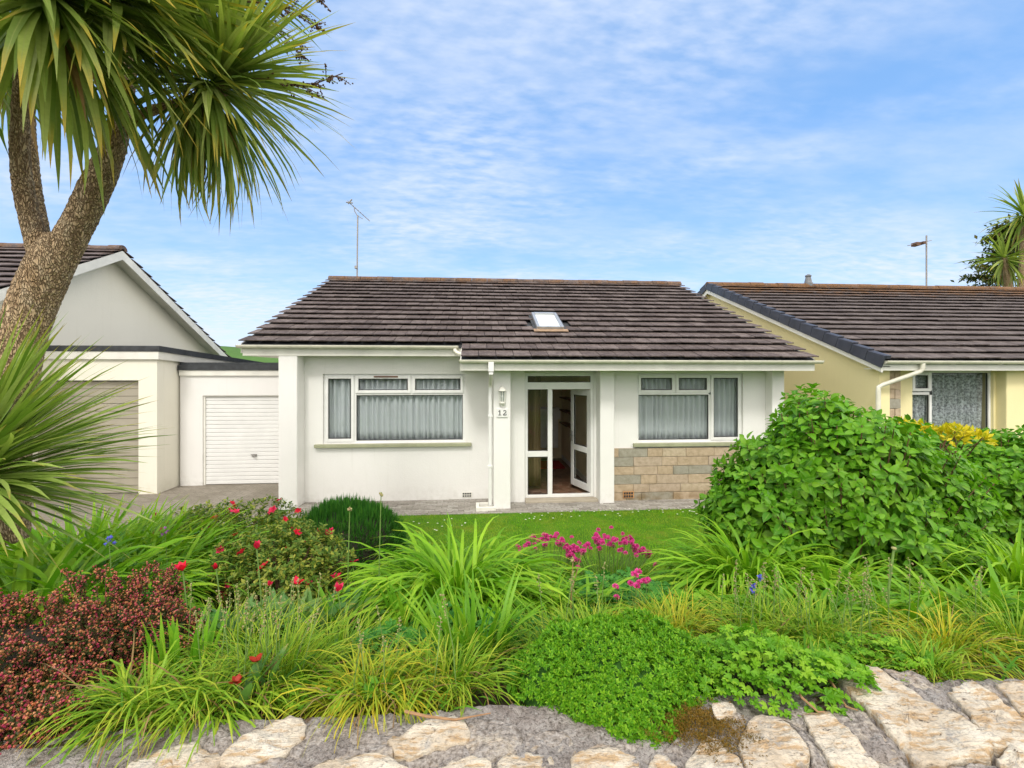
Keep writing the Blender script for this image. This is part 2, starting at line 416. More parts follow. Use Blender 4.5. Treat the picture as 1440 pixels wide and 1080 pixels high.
M['dark_twigs'] = plain('dark_twigs', (.022, .018, .010), .9)
M['heather_leaf'] = leaf_mat('heather_leaf', (.035, .055, .014), (.06, .075, .018), c=(.11, .10, .025))
M['heather_bell'] = petal_mat('heather_bell', [(.30, .02, .07), (.42, .05, .09), (.50, .19, .08), (.52, .24, .10), (.36, .09, .03), (.52, .14, .17)], .15)
M['sedum'] = leaf_mat('sedum', (.08, .22, .08), (.12, .28, .11), c=(.18, .33, .14), rough=.5, trans=.1)
M['lawn_blade'] = leaf_mat('lawn_blade', (.10, .30, .006), (.15, .38, .008), c=(.26, .42, .012), rough=.6, patch=(.27, .33, .03))
M['cover'] = leaf_mat('cover', (.07, .21, .012), (.12, .30, .016), c=(.22, .36, .025))
M['conifer'] = leaf_mat('conifer', (.045, .07, .02), (.075, .10, .028), c=(.14, .11, .03), rough=.7)
M['red_petal'] = petal_mat('red_petal', [(.55, .008, .02), (.72, .02, .035), (.62, .01, .05)])
M['pink_red'] = petal_mat('pink_red', [(.70, .02, .09), (.80, .05, .15), (.62, .015, .05)])
M['wilted'] = petal_mat('wilted', [(.25, .01, .01), (.38, .03, .01)])
M['magenta'] = petal_mat('magenta', [(.66, .04, .26), (.80, .12, .40), (.60, .03, .24)])
M['blue_petal'] = petal_mat('blue_petal', [(.10, .12, .60), (.16, .16, .70)])
M['purple_petal'] = petal_mat('purple_petal', [(.40, .10, .45), (.5, .2, .5)])
M['daisy'] = petal_mat('daisy', [(.85, .85, .80), (.8, .8, .7)])
M['seed'] = petal_mat('seed', [(.30, .26, .12), (.36, .36, .14), (.25, .16, .08)], .1)
M['panicle'] = petal_mat('panicle', [(.06, .03, .012), (.12, .06, .025)], .05)
# ================================================================ building parts
def tile_course(geo, x0, x1, P, sl, up, g, w, off, skip=None, thick=.018, lift=.070):
    """one course: P = lower edge origin (Y,Z), sl = unit slope vec (Y,Z), up = unit normal (Y,Z)"""
    x = x0 - (w*.5 if off else 0)
    while x < x1 - .01:
        a, b = max(x, x0), min(x+w-.010, x1)
        x += w
        if b - a < .03: continue
        if skip and skip((a+b)/2): continue
        j = random.gauss(0, .0025); k = random.gauss(0, .002); tw = random.gauss(0, .002); ln = g*1.12
        s0 = random.gauss(0, .003)
        def pt(X, s, h): return (X, P[0]+sl[0]*s+up[0]*h, P[1]+sl[1]*s+up[1]*h)
        lo, hi = lift+j, .014+k
        V = [pt(a,s0,lo-thick),pt(b,s0+tw,lo-thick),pt(b,ln,hi-thick),pt(a,ln,hi-thick),pt(a,s0,lo),pt(b,s0+tw,lo+tw),pt(b,ln,hi),pt(a,ln,hi)]
        geo.add(V, [(3,2,1,0),(4,5,6,7),(0,1,5,4),(1,2,6,5),(2,3,7,6),(3,0,4,7)])

def slope_geo(x0, x1, ye, ze, yr, zr, n, w, extra=None, skip=None):
    """tiles from eave to ridge; extra=(count,xfrom,xto) adds courses below the eave"""
    L = math.hypot(yr-ye, zr-ze); g = L/n; sl = ((yr-ye)/L, (zr-ze)/L); up = (-sl[1], sl[0]) if yr > ye else (sl[1], -sl[0])
    geo = Geo()
    lo = -(extra[0] if extra else 0)
    for i in range(lo, n):
        a, b = (extra[1], extra[2]) if i < 0 else (x0, x1)
        s = i*g; P = (ye+sl[0]*s, ze+sl[1]*s)
        tile_course(geo, a, b, P, sl, up, g, w, i % 2, (lambda X, yy=P[0]: skip(X, yy)) if skip else None)
    return geo

def ridge_geo(x0, x1, y, z, r=.115, seg=.45):
    geo = Geo(); x = x0
    while x < x1-.05:
        b = min(x+seg-.008, x1); rr = r+random.gauss(0, .004); dz = random.gauss(0, .004)
        prof = [(y+rr*math.cos(a)*1.15, z+dz-.055+rr*math.sin(a)) for a in np.linspace(0, math.pi, 9)]
        geo.prism([(x, p[0], p[1]) for p in prof], (b-x, 0, 0)); x += seg
    return geo

def gutter_geo(x0, x1, y, z, r=.055):
    """half round trough hung along X, open at the top, closed ends"""
    o = [(y+r*math.cos(a), z+r*math.sin(a)) for a in np.linspace(math.pi, 2*math.pi, 11)]
    i = [(y+(r-.006)*math.cos(a), z+.002+(r-.006)*math.sin(a)) for a in np.linspace(2*math.pi, math.pi, 11)]
    g = Geo().prism([(x0, p[0], p[1]) for p in o+i], (x1-x0, 0, 0))
    for e in (x0, x1-.008):
        g.prism([(e-.002, p[0], p[1]) for p in o], (.012, 0, 0))
    return g
def brackets(parent, x0, x1, y, z, step=.9, r=.055):
    x = x0+.3
    o = [(y+(r+.006)*math.cos(a), z+(r+.006)*math.sin(a)) for a in np.linspace(math.pi, 2*math.pi, 11)]
    i = [(y+(r+.001)*math.cos(a), z+(r+.001)*math.sin(a)) for a in np.linspace(2*math.pi, math.pi, 11)]
    while x < x1-.1:
        Geo().prism([(x, p[0], p[1]) for p in o+i], (.035, 0, 0)).obj('bracket', M['gutter'], parent); x += step

def frame_ring(g, x0, x1, z0, z1, y0, y1, t):
    g.box(x0, x0+t, y0, y1, z0, z1); g.box(x1-t, x1, y0, y1, z0, z1)
    g.box(x0+t, x1-t, y0, y1, z0, z0+t); g.box(x0+t, x1-t, y0, y1, z1-t, z1)
    return g

def window_part(parent, x0, x1, z0, z1, y, lights, sill=None, sillmat=None, vent=None):
    """fixed outer frame; each light (x0,x1,z0,z1,opening) gets its own sash if opening, gasket and pane"""
    g = frame_ring(Geo(), x0, x1, z0, z1, y, y+.06, .045)
    zs = sorted({z1, *[l[3] for l in lights]})
    for l in lights:
        a, b, c, d, op = l
        if b < x1-.05: g.box(b, b+.05, y, y+.06, c if c > z0+.05 else z0+.045, d if d < z1-.05 else z1-.045)
        if d < z1-.06: g.box(a-.0, b, y+.001, y+.059, d, d+.05)
    w = g.obj('window', M['upvc'], parent, bevel=.005)
    for l in lights:
        a, b, c, d, op = l
        t = .0
        if op:
            t = .047
            frame_ring(Geo(), a-.012, b+.012, c-.012, d+.012, y-.022, y-.003, t+.008).obj('sash', M['upvc'], w, bevel=.005)
        yy = y-.012 if op else y+.018
        frame_ring(Geo(), a+t, b-t, c+t, d-t, yy+.004, yy+.022, .012).obj('gasket', M['gasket'], w)
        Geo().box(a+t+.012, b-t-.012, yy+.010, yy+.016, c+t+.012, d-t-.012).obj('pane', M['glass'], w)
    if sill:
        Geo().box(*sill).obj('sill', sillmat, w, bevel=.008)
    if vent:
        Geo().box(*vent).obj('trickle_vent', M['brown_wood'], w)
    return w

def curtain(label, x0, x1, y, z0, z1, mat, wav=.11, amp=.032, group=None, cat='curtain', gap=0.0):
    n = int((x1-x0)/.012); xs = np.linspace(x0, x1, n)
    ph = np.cumsum(np.abs(rng.normal(1, .45, n)))*2*math.pi*.012/wav
    rows = 7; V = []
    for r in range(rows):
        t = r/(rows-1)
        yy = y + amp*np.sin(ph+.35*np.sin(ph*.21+t*1.4))*(.75+.4*(1-t)) + .008*np.sin(xs*31+t*3)
        V.append(np.stack([xs, yy, np.full(n, z1+(z0-z1)*t)], 1))
    F = [(r*n+i, r*n+i+1, (r+1)*n+i+1, (r+1)*n+i) for r in range(rows-1) for i in range(n-1)]
    o = Geo().add(np.vstack(V), F).obj('net_curtain', mat, smooth=True)
    so = o.modifiers.new('cloth', 'SOLIDIFY'); so.thickness = .003
    return tag(o, label, cat, group)

# ================================================================ the bungalow
YR, ZR, YE, ZE = 13.35, 5.10, 8.40, 2.953
SL = (ZR-ZE)/(YR-YE)
XL, XR, XS = -4.20, 6.12, -.27
roof_z = lambda y: ZE+SL*(y-YE)
YE2 = 7.74; ZE2 = roof_z(YE2)
house = thing('bungalow', 'white rendered bungalow numbered 12 with an open glazed door under a dark tiled roof', 'house', (1, 8.5, 0))
WZ = 2.76
g = Geo()
g.wall(-3.22, .293, 8.78, 9.0, -.1, WZ, [(-2.881, -.228, 1.101, 2.412)])
g.box(-3.55, -3.33, 9.002, 18.1, -.1, WZ); g.box(5.66, 5.88, 8.752, 18.1, -.1, WZ); g.box(-3.328, 5.658, 17.9, 18.1, -.1, WZ)
g.box(.600, .898, 8.50, 8.80, -.1, 2.62)
g.box(.898, 2.279, 8.58, 8.74, 2.436, 2.62)
g.wall(2.552, 5.628, 8.50, 8.75, -.1, 2.62, [(3.056, 5.173, 1.094, 2.425)])
for x in (-3.55, 5.66):   # gable triangles over the side walls
    zt = lambda y: roof_z(y)-.09 if y <= YR else roof_z(2*YR-y)-.09
    g.prism([(x, 9.0, WZ+.003), (x, 18.0, WZ+.003), (x, 18.0, zt(18.0)), (x, YR, zt(YR)), (x, 9.0, zt(9.0))], (.22, 0, 0))
g.obj('wall', M['white_render'], house, bevel=.012)
for a in ((-3.55, -3.222, 8.45, 9.0, -.1, WZ), (.295, .598, 8.10, 9.0, -.1, 2.62), (2.281, 2.55, 8.30, 8.75, -.1, 2.62), (5.63, 5.88, 8.30, 8.75, -.1, 2.62)):
    Geo().box(*a).obj('pillar', M['white_render'], house, bevel=.014)
# stone cladding under the right window: real coursed blocks
g = Geo(); x0, x1 = 2.553, 5.627
hs = [.155, .16, .175, .165, .175, .17]; z = .0
for r, h in enumerate(hs):
    x = x0 + (-.16 if r % 2 else 0) - random.uniform(0, .1)
    while x < x1:
        w = random.choice([.30, .31, .46, .56, .62]); a, b = max(x, x0), min(x+w-.007, x1); x += w
        if b-a > .05: g.box(a, b, 8.452+random.uniform(-.006, .006), 8.492, z+.004, z+h-.004)
    z += h
cl = g.obj('stone_cladding', M['cladding'], house, bevel=.006)
Geo().box(x0, x1, 8.470, 8.497, -.05, 1.0).obj('mortar', M['mortar_pale'], cl)
# roof
sky_x0, sky_x1, sky_y0, sky_y1 = 1.20, 1.75, 9.10, 10.05
sk = lambda X, y: sky_x0-.05 < X < sky_x1+.05 and sky_y0-.10 < y < sky_y1-.05
roof = slope_geo(XL, XR, YE, ZE, YR, ZR, 15, .30, (2, XS, XR), sk).obj('roof', M['roof_tile'], house)
back = slope_geo(XL, XR, 2*YR-YE, ZE, YR, ZR, 15, .30).obj('rear_roof', M['roof_tile'], house)
g = Geo()
th = .05
for s in (1, -1):
    yy = lambda y: y if s == 1 else 2*YR-y
    g.prism([(XL+.03, yy(YE+.02), ZE-.015), (XL+.03, yy(YR), ZR-.015), (XL+.03, yy(YR), ZR-.015-th), (XL+.03, yy(YE+.02), ZE-.015-th)], (XR-XL-.06, 0, 0))
g.prism([(XS+.02, YE2+.03, ZE2-.010), (XS+.02, YE+.015, ZE-.016), (XS+.02, YE+.015, ZE-.016-th), (XS+.02, YE2+.03, ZE2-.010-th)], (XR-XS-.05, 0, 0))
g.obj('roof_deck', M['felt'], roof)
ridge_geo(XL, XR, YR, ZR+.05).obj('ridge_tile', M['roof_tile'], roof)
# roof window
def on_roof(x, y, h):
    n = math.hypot(1, SL); return (x, y-SL/n*h, roof_z(y)+h/n)
def roof_slab(g, xa, xb, ya, yb, h0, h1):
    V = [on_roof(xa,ya,h0),on_roof(xb,ya,h0),on_roof(xb,yb,h0),on_roof(xa,yb,h0),on_roof(xa,ya,h1),on_roof(xb,ya,h1),on_roof(xb,yb,h1),on_roof(xa,yb,h1)]
    return g.add(V, [(3,2,1,0),(4,5,6,7),(0,1,5,4),(1,2,6,5),(2,3,7,6),(3,0,4,7)])
g = Geo()
roof_slab(g, sky_x0, sky_x0+.06, sky_y0, sky_y1, 0, .12); roof_slab(g, sky_x1-.06, sky_x1, sky_y0, sky_y1, 0, .12)
roof_slab(g, sky_x0+.06, sky_x1-.06, sky_y0, sky_y0+.05, 0, .115); roof_slab(g, sky_x0+.06, sky_x1-.06, sky_y1-.09, sky_y1, 0, .125)
sw = g.obj('roof_window', M['alu'], house, bevel=.006)
roof_slab(Geo(), sky_x0+.062, sky_x1-.062, sky_y0+.052, sky_y1-.092, .06, .095).obj('pane', M['skylight_glass'], sw)
g = Geo(); roof_slab(g, sky_x0-.07, sky_x1+.07, sky_y0-.13, sky_y0-.005, .055, .070); g.obj('flashing', M['rust_flash'], sw)
for xa, xb in ((sky_x0-.06, sky_x0-.003), (sky_x1+.003, sky_x1+.06)): roof_slab(Geo(), xa, xb, sky_y0, sky_y1+.06, .03, .05).obj('side_flashing', M['felt'], sw)
# fascias, soffits, verge boards
Geo().box(XL+.04, XS-.022, 8.44, 8.465, 2.74, 2.905).obj('fascia', M['trim'], house, bevel=.004)
Geo().box(XS, XR-.03, 7.785, 7.81, 2.47, 2.625).obj('fascia', M['trim'], house, bevel=.004)
g = Geo(); g.box(XL+.04, XS-.022, 8.467, 8.776, 2.742, 2.756); g.box(XL+.04, -3.552, 8.778, 18.2, 2.742, 2.756)
g.box(XS, .292, 7.812, 8.776, 2.472, 2.486); g.box(.294, XR-.03, 7.812, 8.498, 2.4725, 2.4865); g.box(5.882, XR-.03, 8.5, 18.2, 2.742, 2.756)
g.obj('soffit', M['soffit'], house)
Geo().prism([(XS-.02, 7.80, 2.47), (XS-.02, 8.775, 2.47), (XS-.02, 8.775, 2.76), (XS-.02, 8.42, 2.90), (XS-.02, 7.80, ZE2-.065)], (.018, 0, 0)).obj('step_board', M['trim'], house)
for xx in (XL+.006, XR-.03):
    g = Geo()
    for s in (1, -1):
        yy = lambda y: y if s == 1 else 2*YR-y
        y0 = YE+.05 if xx < 0 else YE2+.08
        g.prism([(xx, yy(y0), roof_z(y0)-.015), (xx, yy(YR), ZR-.015), (xx, yy(YR), ZR-.20), (xx, yy(y0), roof_z(y0)-.19)], (.022, 0, 0))
    g.obj('bargeboard', M['trim'], house)
gt = gutter_geo(XL-.02, XS-.07, 8.375, 2.925).obj('gutter', M['gutter'], house, smooth=False)
brackets(gt, XL, XS-.1, 8.375, 2.925)
Geo().tube([(XS-.13, 8.375, 2.90), (XS-.13, 8.37, 2.84), (XS-.09, 8.33, 2.80), (XS-.03, 8.26, 2.775), (XS+.03, 8.20, 2.772)], .036, 12).obj('outlet_pipe', M['gutter'], gt, smooth=True)
gt = gutter_geo(XS-.03, XR+.06, 7.722, 2.652).obj('gutter', M['gutter'], house)
brackets(gt, XS, XR, 7.722, 2.652)
dp = Geo().tube([(.236, 8.13, 2.20), (.236, 8.13, 1.2), (.236, 8.13, .07)], .034, 14).obj('downpipe', M['upvc'], house, smooth=True)
Geo().tube([(.236, 7.722, 2.47), (.236, 7.73, 2.44), (.236, 7.80, 2.38), (.236, 8.05, 2.27), (.236, 8.12, 2.235), (.236, 8.13, 2.18)], .036, 14).obj('swan_neck', M['soffit'], dp, smooth=True)
Geo().box(.19, .285, 7.675, 7.77, 2.455, 2.615).box(.20, .275, 7.69, 7.76, 2.40, 2.454).obj('hopper', M['upvc'], dp, bevel=.006)
for z in (.75, 1.65): Geo().box(.192, .280, 8.09, 8.17, z, z+.035).obj('clip', M['upvc'], dp)
g = Geo()
g.box(-.02, .33, 7.99, 8.05, -.02, .075); g.box(-.02, .04, 8.052, 8.32, -.02, .075); g.box(.205, .288, 8.20, 8.32, -.02, .04); g.box(.042, .204, 8.27, 8.32, -.02, .075)
gu = g.obj('gully_surround', M['trim'], house, bevel=.008)
Geo().box(.042, .29, 8.052, 8.199, -.02, .018).obj('grate', M['felt'], gu)
# windows: the left one has its narrow light on the left, the right one mirrors it
window_part(house, -2.881, -.228, 1.101, 2.412, 8.825,
    [(-2.836, -2.33, 1.146, 2.367, 1), (-2.28, -1.272, 2.06, 2.367, 1), (-1.222, -.273, 2.06, 2.367, 1), (-2.28, -.273, 1.146, 2.01, 0)],
    (-3.02, -.105, 8.70, 8.825, 1.035, 1.099), M['sill'], (-1.95, -1.50, 8.796, 8.81, 2.345, 2.375))
window_part(house, 3.056, 5.173, 1.094, 2.425, 8.545,
    [(3.101, 3.80, 2.06, 2.38, 1), (3.85, 4.50, 2.06, 2.38, 1), (4.55, 5.128, 1.139, 2.38, 1), (3.101, 4.50, 1.139, 2.01, 0)],
    (2.97, 5.25, 8.42, 8.545, 1.025, 1.092), M['sill'])
# entrance screen, fixed side light, transom light
g = Geo(); fx0, fx1, fz0, fz1, fy = .902, 2.235, .055, 2.433, 8.60
frame_ring(g, fx0, fx1, fz0, fz1, fy, fy+.07, .06)
g.box(1.345, 1.435, fy, fy+.07, fz0+.06, 2.12); g.box(fx0+.06, fx1-.06, fy+.001, fy+.069, 2.12, 2.255)
g.box(fx0+.06, 1.345, fy+.001, fy+.069, .835, .945)
ds = g.obj('door_frame', M['upvc'], house, bevel=.006)
for a, b, c, d in ((.962, 1.345, .945, 2.12), (.962, 1.345, .115, .835), (.962, 2.175, 2.255, 2.373)):
    frame_ring(Geo(), a, b, c, d, fy+.012, fy+.03, .012).obj('gasket', M['gasket'], ds)
    Geo().box(a+.012, b-.012, fy+.018, fy+.024, c+.012, d-.012).obj('pane', M['glass'], ds)
Geo().box(2.237, 2.279, 8.58, 8.74, -.1, 2.434).obj('door_jamb', M['white_render'], house)
Geo().box(.90, 2.279, 8.40, 8.598, -.02, .052).box(.90, 2.28, 8.6, 8.74, -.02, .053).obj('threshold', M['mortar_pale'], house, bevel=.01)
# the open door, hung on the right jamb and swung inwards
dr = Geo()
hx, hy, dw, dt = 2.172, 8.655, .735, .055
def leaf(x0, x1, z0, z1, y0=0, y1=dt): dr.box(x0, x1, y0, y1, z0, z1)
leaf(0, .11, .125, 2.105); leaf(dw-.11, dw, .125, 2.105); leaf(.11, dw-.11, .125, .265); leaf(.11, dw-.11, 1.985, 2.105); leaf(.11, dw-.11, .86, .975)
def swing(geo, ang=R(72)):
    c, s = math.cos(ang), math.sin(ang)
    for i, V in enumerate(geo.v):
        x, y = -V[:, 0], V[:, 1].copy()          # hinge at x=0, leaf runs to -x, thickness to +y
        geo.v[i] = np.stack([hx + x*c + y*s, hy - x*s + y*c, V[:, 2]], 1)
    return geo
# mirror makes faces point inwards; flip them back
def flip(geo):
    geo.lp = [l for l in geo.lp]
    out = []
    for l, t in zip(geo.lp, geo.tot): out.append(l.reshape(-1, t[0])[:, ::-1].ravel())
    geo.lp = out; return geo
door = flip(swing(dr)).obj('door', M['upvc'], house, bevel=.006)
for z0, z1 in ((.265, .86), (.975, 1.985)):
    q = Geo().box(.122, dw-.122, .022, .030, z0+.01, z1-.01); flip(swing(q)).obj('pane', M['glass'], door)
    q = frame_ring(Geo(), .11, dw-.11, z0, z1, .014, .040, .012); flip(swing(q)).obj('gasket', M['gasket'], door)
q = Geo().box(dw-.085, dw-.045, -.012, 0, 1.03, 1.24).box(dw-.16, dw-.05, -.045, -.03, 1.14, 1.165).box(dw-.075, dw-.055, -.03, -.012, 1.14, 1.165)
flip(swing(q)).obj('handle', M['alu'], door)
# hall seen through the open door
g = Geo(); g.box(.70, 2.36, 8.742, 12.6, -.02, .05); g.obj('hall_floor', M['hall_tile'], house)
Geo().box(2.362, 2.46, 8.752, 12.6, .0, 2.5).obj('hall_wall', M['interior_cream'], house)
Geo().box(.60, .698, 8.802, 12.6, .0, 2.5).obj('hall_wall', M['interior_white'], house)
Geo().box(.70, 2.36, 12.602, 12.7, .0, 2.5).obj('hall_wall', M['interior_cream'], house)
Geo().box(2.345, 2.36, 8.76, 12.5, .05, .17).obj('skirting', M['interior_white'], house)
g = Geo(); g.box(-3.32, .59, 9.01, 17.88, 2.50, 2.52); g.box(.60, 2.46, 8.81, 17.88, 2.501, 2.521); g.box(2.47, 5.65, 8.76, 17.88, 2.50, 2.52); g.obj('ceiling', M['interior_white'], house)
g = Geo(); g.box(-3.32, .59, 11.5, 11.6, 0, 2.49); g.box(2.47, 5.65, 11.5, 11.6, 0, 2.49); g.obj('room_wall', M['interior_cream'], house)
# small fittings of the front
def air_brick(x, y, z, w, h, mat):
    b = Geo().box(x, x+w, y-.012, y, z, z+h).obj('air_brick', mat, house)
    q = Geo()
    for i in range(4):
        for k in range(2): q.box(x+.012+i*(w-.02)/4, x+.012+i*(w-.02)/4+(w-.06)/4, y-.0145, y-.0118, z+.012+k*(h-.01)/2, z+.012+k*(h-.01)/2+(h-.04)/2)
    q.obj('slot', M['gasket'], b)
air_brick(-.285, 8.780, .045, .19, .10, M['trim'])
air_brick(2.76, 8.445, .06, .21, .125, M['terracotta'])
# wall lantern: half lantern with cap, bars, glass and drop
lc = (.447, 8.085, 0)
ln = Geo().lathe((lc[0], lc[1]-.03, 1.80), [(.004, -.06), (.022, -.045), (.03, -.01), (.05, .0), (.075, .03), (.085, .055), (.07, .07), (.072, .08)], 8)
ln.lathe((lc[0], lc[1]-.03, 1.80), [(.105, .335), (.107, .345), (.085, .38), (.05, .42), (.03, .435), (.012, .45), (.014, .47), (.003, .485)], 8)
for a in range(8):
    an = (a+.0)*math.pi/4; p = (lc[0]+.074*math.cos(an), lc[1]-.03+.074*math.sin(an))
    q = (lc[0]+.083*math.cos(an), lc[1]-.03+.083*math.sin(an))
    ln.tube([(p[0], p[1], 1.875), (q[0], q[1], 2.14)], .008, 6)
ln.box(lc[0]-.05, lc[0]+.05, 8.078, 8.098, 1.83, 2.10)
def small(geo):      # the lantern is a small one, just above the number
    for q in geo.v: q[:] = (q-[lc[0], 8.055, 1.80])*.72+[lc[0], 8.055, 1.868]
    return geo
lan = small(ln).obj('wall_lantern', M['trim'], house)
small(Geo().lathe((lc[0], lc[1]-.03, 1.80), [(.064, .082), (.070, .335)], 8)).obj('lantern_glass', glass_mat('lantern_glass', (.75, .8, .8)), lan)
small(Geo().lathe((lc[0], lc[1]-.03, 1.80), [(.012, .09), (.012, .14), (.028, .17), (.032, .2), (.02, .235), (.002, .245)], 10)).obj('bulb', M['interior_white'], lan)
pq = Geo().box(.352, .548, 8.078, 8.098, 1.645, 1.795).obj('house_number_plaque', M['upvc'], house, bevel=.004)
def strip(g, pts, w):
    for (a, b) in zip(pts[:-1], pts[1:]):
        d = np.array(b)-np.array(a); d = d/np.linalg.norm(d); n = np.array([-d[1], d[0]])*w/2; e = d*w*.3
        q = [np.array(a)-n-e, np.array(b)-n+e, np.array(b)+n+e, np.array(a)+n-e]
        g.prism([(p[0], 8.0775, p[1]) for p in q], (0, -.003-.0004*len(g.v) % .002, 0))
g = Geo(); cx, cz = .405, 1.685
strip(g, [(cx, cz), (cx, cz+.08)], .016); strip(g, [(cx-.022, cz), (cx+.022, cz)], .010); strip(g, [(cx-.002, cz+.08), (cx-.022, cz+.062)], .010); g.obj('digit', M['dark_paint'], pq)
g = Geo(); cx = .492
arc = [(cx+.023*math.cos(a), cz+.058+.022*math.sin(a)) for a in np.linspace(2.7, -.6, 9)]
strip(g, arc+[(cx-.026, cz+.004)], .012); strip(g, [(cx-.027, cz), (cx+.026, cz)], .012); strip(g, [(cx+.026, cz), (cx+.029, cz+.018)], .008); g.obj('digit', M['dark_paint'], pq)
# curtains and hall things are their own things
curtain('pale net curtain hanging behind the large left window of the white bungalow', -2.86, -.25, 8.925, 1.12, 2.40, M['net'])
curtain('pale net curtain hanging behind the window over the stone cladding', 3.07, 5.16, 8.65, 1.11, 2.41, M['net'])
o = curtain('brown drape behind the fixed glass beside the open front door', .72, 1.30, 9.25, .12, 2.40, M['drape'], .16, .04); o.name = 'drape'
cab = thing('hall_cabinet', 'white cabinet at the far end of the hall, seen through the open door', 'cabinet', (1.75, 12.3, .05))
Geo().box(1.05, 2.2, 12.25, 12.58, .40, 1.18).obj('carcass', M['interior_white'], cab, bevel=.006)
Geo().box(1.0, 2.25, 12.2, 12.59, 1.182, 1.48).obj('upper_box', M['interior_white'], cab, bevel=.006)
Geo().box(1.02, 1.10, 12.21, 12.249, .42, 1.16).obj('side_trim', M['brown_wood'], cab)
for i, (z, lab) in enumerate(((1.12, 'lowest brown shelf on the cream hall wall'), (1.45, 'middle brown shelf on the cream hall wall'), (1.78, 'topmost brown shelf on the cream hall wall'))):
    s = thing('wall_shelf', lab, 'shelf', (2.28, 11.4, z), 'shelves on the hall wall')
    Geo().box(2.17, 2.36, 10.9, 11.9, z, z+.03).obj('board', M['brown_wood'], s)
    Geo().prism([(2.358, 11.0, z-.002), (2.358, 11.0, z-.12), (2.22, 11.0, z-.002)], (0, .03, 0)).obj('bracket', M['brown_wood'], s)
tag(Geo().box(1.2, 2.2, 11.2, 12.15, .052, .075).obj('door_mat', M['red_mat'], None, bevel=.01), 'red mat on the hall floor in front of the white cabinet', 'mat')

# ================================================================ attached garage, left
gar = thing('garage', 'low white flat roofed garage with white ribbed door joined to the bungalow', 'garage', (-4.9, 10.3, 0))
g = Geo(); g.wall(-6.36, -3.555, 10.3, 10.45, -.1, 2.38, [(-5.9, -3.70, -.1, 1.945)]); g.box(-6.36, -6.22, 10.452, 15.5, -.1, 2.38); g.box(-6.218, -3.555, 15.4, 15.5, -.1, 2.38)
g.obj('wall', M['white_render'], gar, bevel=.01)
Geo().box(-6.36, -3.555, 10.26, 10.295, 2.375, 2.49).obj('fascia', M['trim'], gar)
Geo().box(-6.38, -3.555, 10.24, 15.6, 2.493, 2.60).box(-6.37, -3.556, 10.30, 15.6, 2.602, 2.66).obj('flat_roof', M['felt'], gar)
g = Geo(); n = 22; z0, z1 = .01, 1.915; st = (z1-z0)/n
for i in range(n):
    z = z0+i*st
    V = [(-5.86, 10.375, z), (-3.72, 10.375, z), (-3.72, 10.355, z+st*.12), (-5.86, 10.355, z+st*.12), (-3.72, 10.355, z+st*.86), (-5.86, 10.355, z+st*.86), (-3.72, 10.375, z+st), (-5.86, 10.375, z+st)]
    g.add(V, [(0, 1, 2, 3), (3, 2, 4, 5), (5, 4, 6, 7)])
g.box(-5.86, -3.72, 10.38, 10.40, z0, z1)
gd = g.obj('garage_door', M['garage_white'], gar)
h = Geo().box(-4.90, -4.80, 10.335, 10.354, .61, .66).tube([(-4.85, 10.345, .635), (-4.85, 10.30, .635)], .012, 8).tube([(-4.90, 10.30, .66), (-4.80, 10.30, .61)], .010, 8)
h.obj('handle', M['mast'], gd)
g = Geo(); g.box(-5.9, -5.862, 10.33, 10.42, 0, 1.945); g.box(-5.862, -3.70, 10.33, 10.42, 1.917, 1.945); g.obj('door_frame', M['trim'], gar)

# ================================================================ left neighbour: gabled house and its flat garage
NYR, NZR, NS = 11.42, 5.33, .512
nz = lambda y: NZR-NS*abs(y-NYR)
lh = thing('gabled_house', 'cream gable ended house with a dark tiled roof, behind the spiky tree on the left', 'house', (-13, 11.4, 0))
g = Geo(); g.box(-20, -8.922, 7.0, 7.2, -.1, 2.9); g.box(-20, -8.922, 15.5, 15.7, -.1, 2.9)
g.prism([(-8.92, 7.0, -.1), (-8.92, 15.7, -.1), (-8.92, 15.7, nz(15.7)-.09), (-8.92, NYR, NZR-.09), (-8.92, 7.0, nz(7.0)-.09)], (.22, 0, 0))
g.obj('wall', M['cream_render'], lh, bevel=.01)
lr = slope_geo(-20.3, -8.33, 6.7, nz(6.7), NYR, NZR, 15, .31).obj('roof', M['roof_tile_left'], lh)
slope_geo(-20.3, -8.33, 2*NYR-6.7, nz(6.7), NYR, NZR, 15, .31).obj('rear_roof', M['roof_tile_left'], lh)
g = Geo()
for s in (1, -1):
    yy = lambda y: y if s == 1 else 2*NYR-y
    g.prism([(-20.2, yy(6.75), nz(6.75)-.015), (-20.2, yy(NYR), NZR-.015), (-20.2, yy(NYR), NZR-.065), (-20.2, yy(6.75), nz(6.75)-.065)], (11.84, 0, 0))
g.obj('roof_deck', M['felt'], lr)
ridge_geo(-20.3, -8.33, NYR, NZR+.05).obj('ridge_tile', M['roof_tile_left'], lr)
for s in (1, -1):
    yy = lambda y: y if s == 1 else 2*NYR-y
    Geo().prism([(-8.36, yy(6.75), nz(6.75)-.017), (-8.36, yy(NYR), NZR-.017), (-8.36, yy(NYR), NZR-.22), (-8.36, yy(6.75), nz(6.75)-.22)], (.022, 0, 0)).obj('bargeboard', M['trim'], lh)
    Geo().prism([(-8.698, yy(6.75), nz(6.75)-.10), (-8.698, yy(NYR), NZR-.10), (-8.698, yy(NYR), NZR-.118), (-8.698, yy(6.75), nz(6.75)-.118)], (.336, 0, 0)).obj('verge_soffit', M['soffit'], lh)
ng = thing('flat_roof_garage', 'cream flat roofed garage with a taupe panelled door, in front of the gabled house', 'garage', (-7.5, 9.65, 0))
g = Geo(); g.wall(-9.3, -6.40, 9.65, 9.85, -.1, 2.72, [(-9.1, -6.752, -.1, 2.285)]); g.box(-6.60, -6.40, 9.852, 14.7, -.1, 2.72)
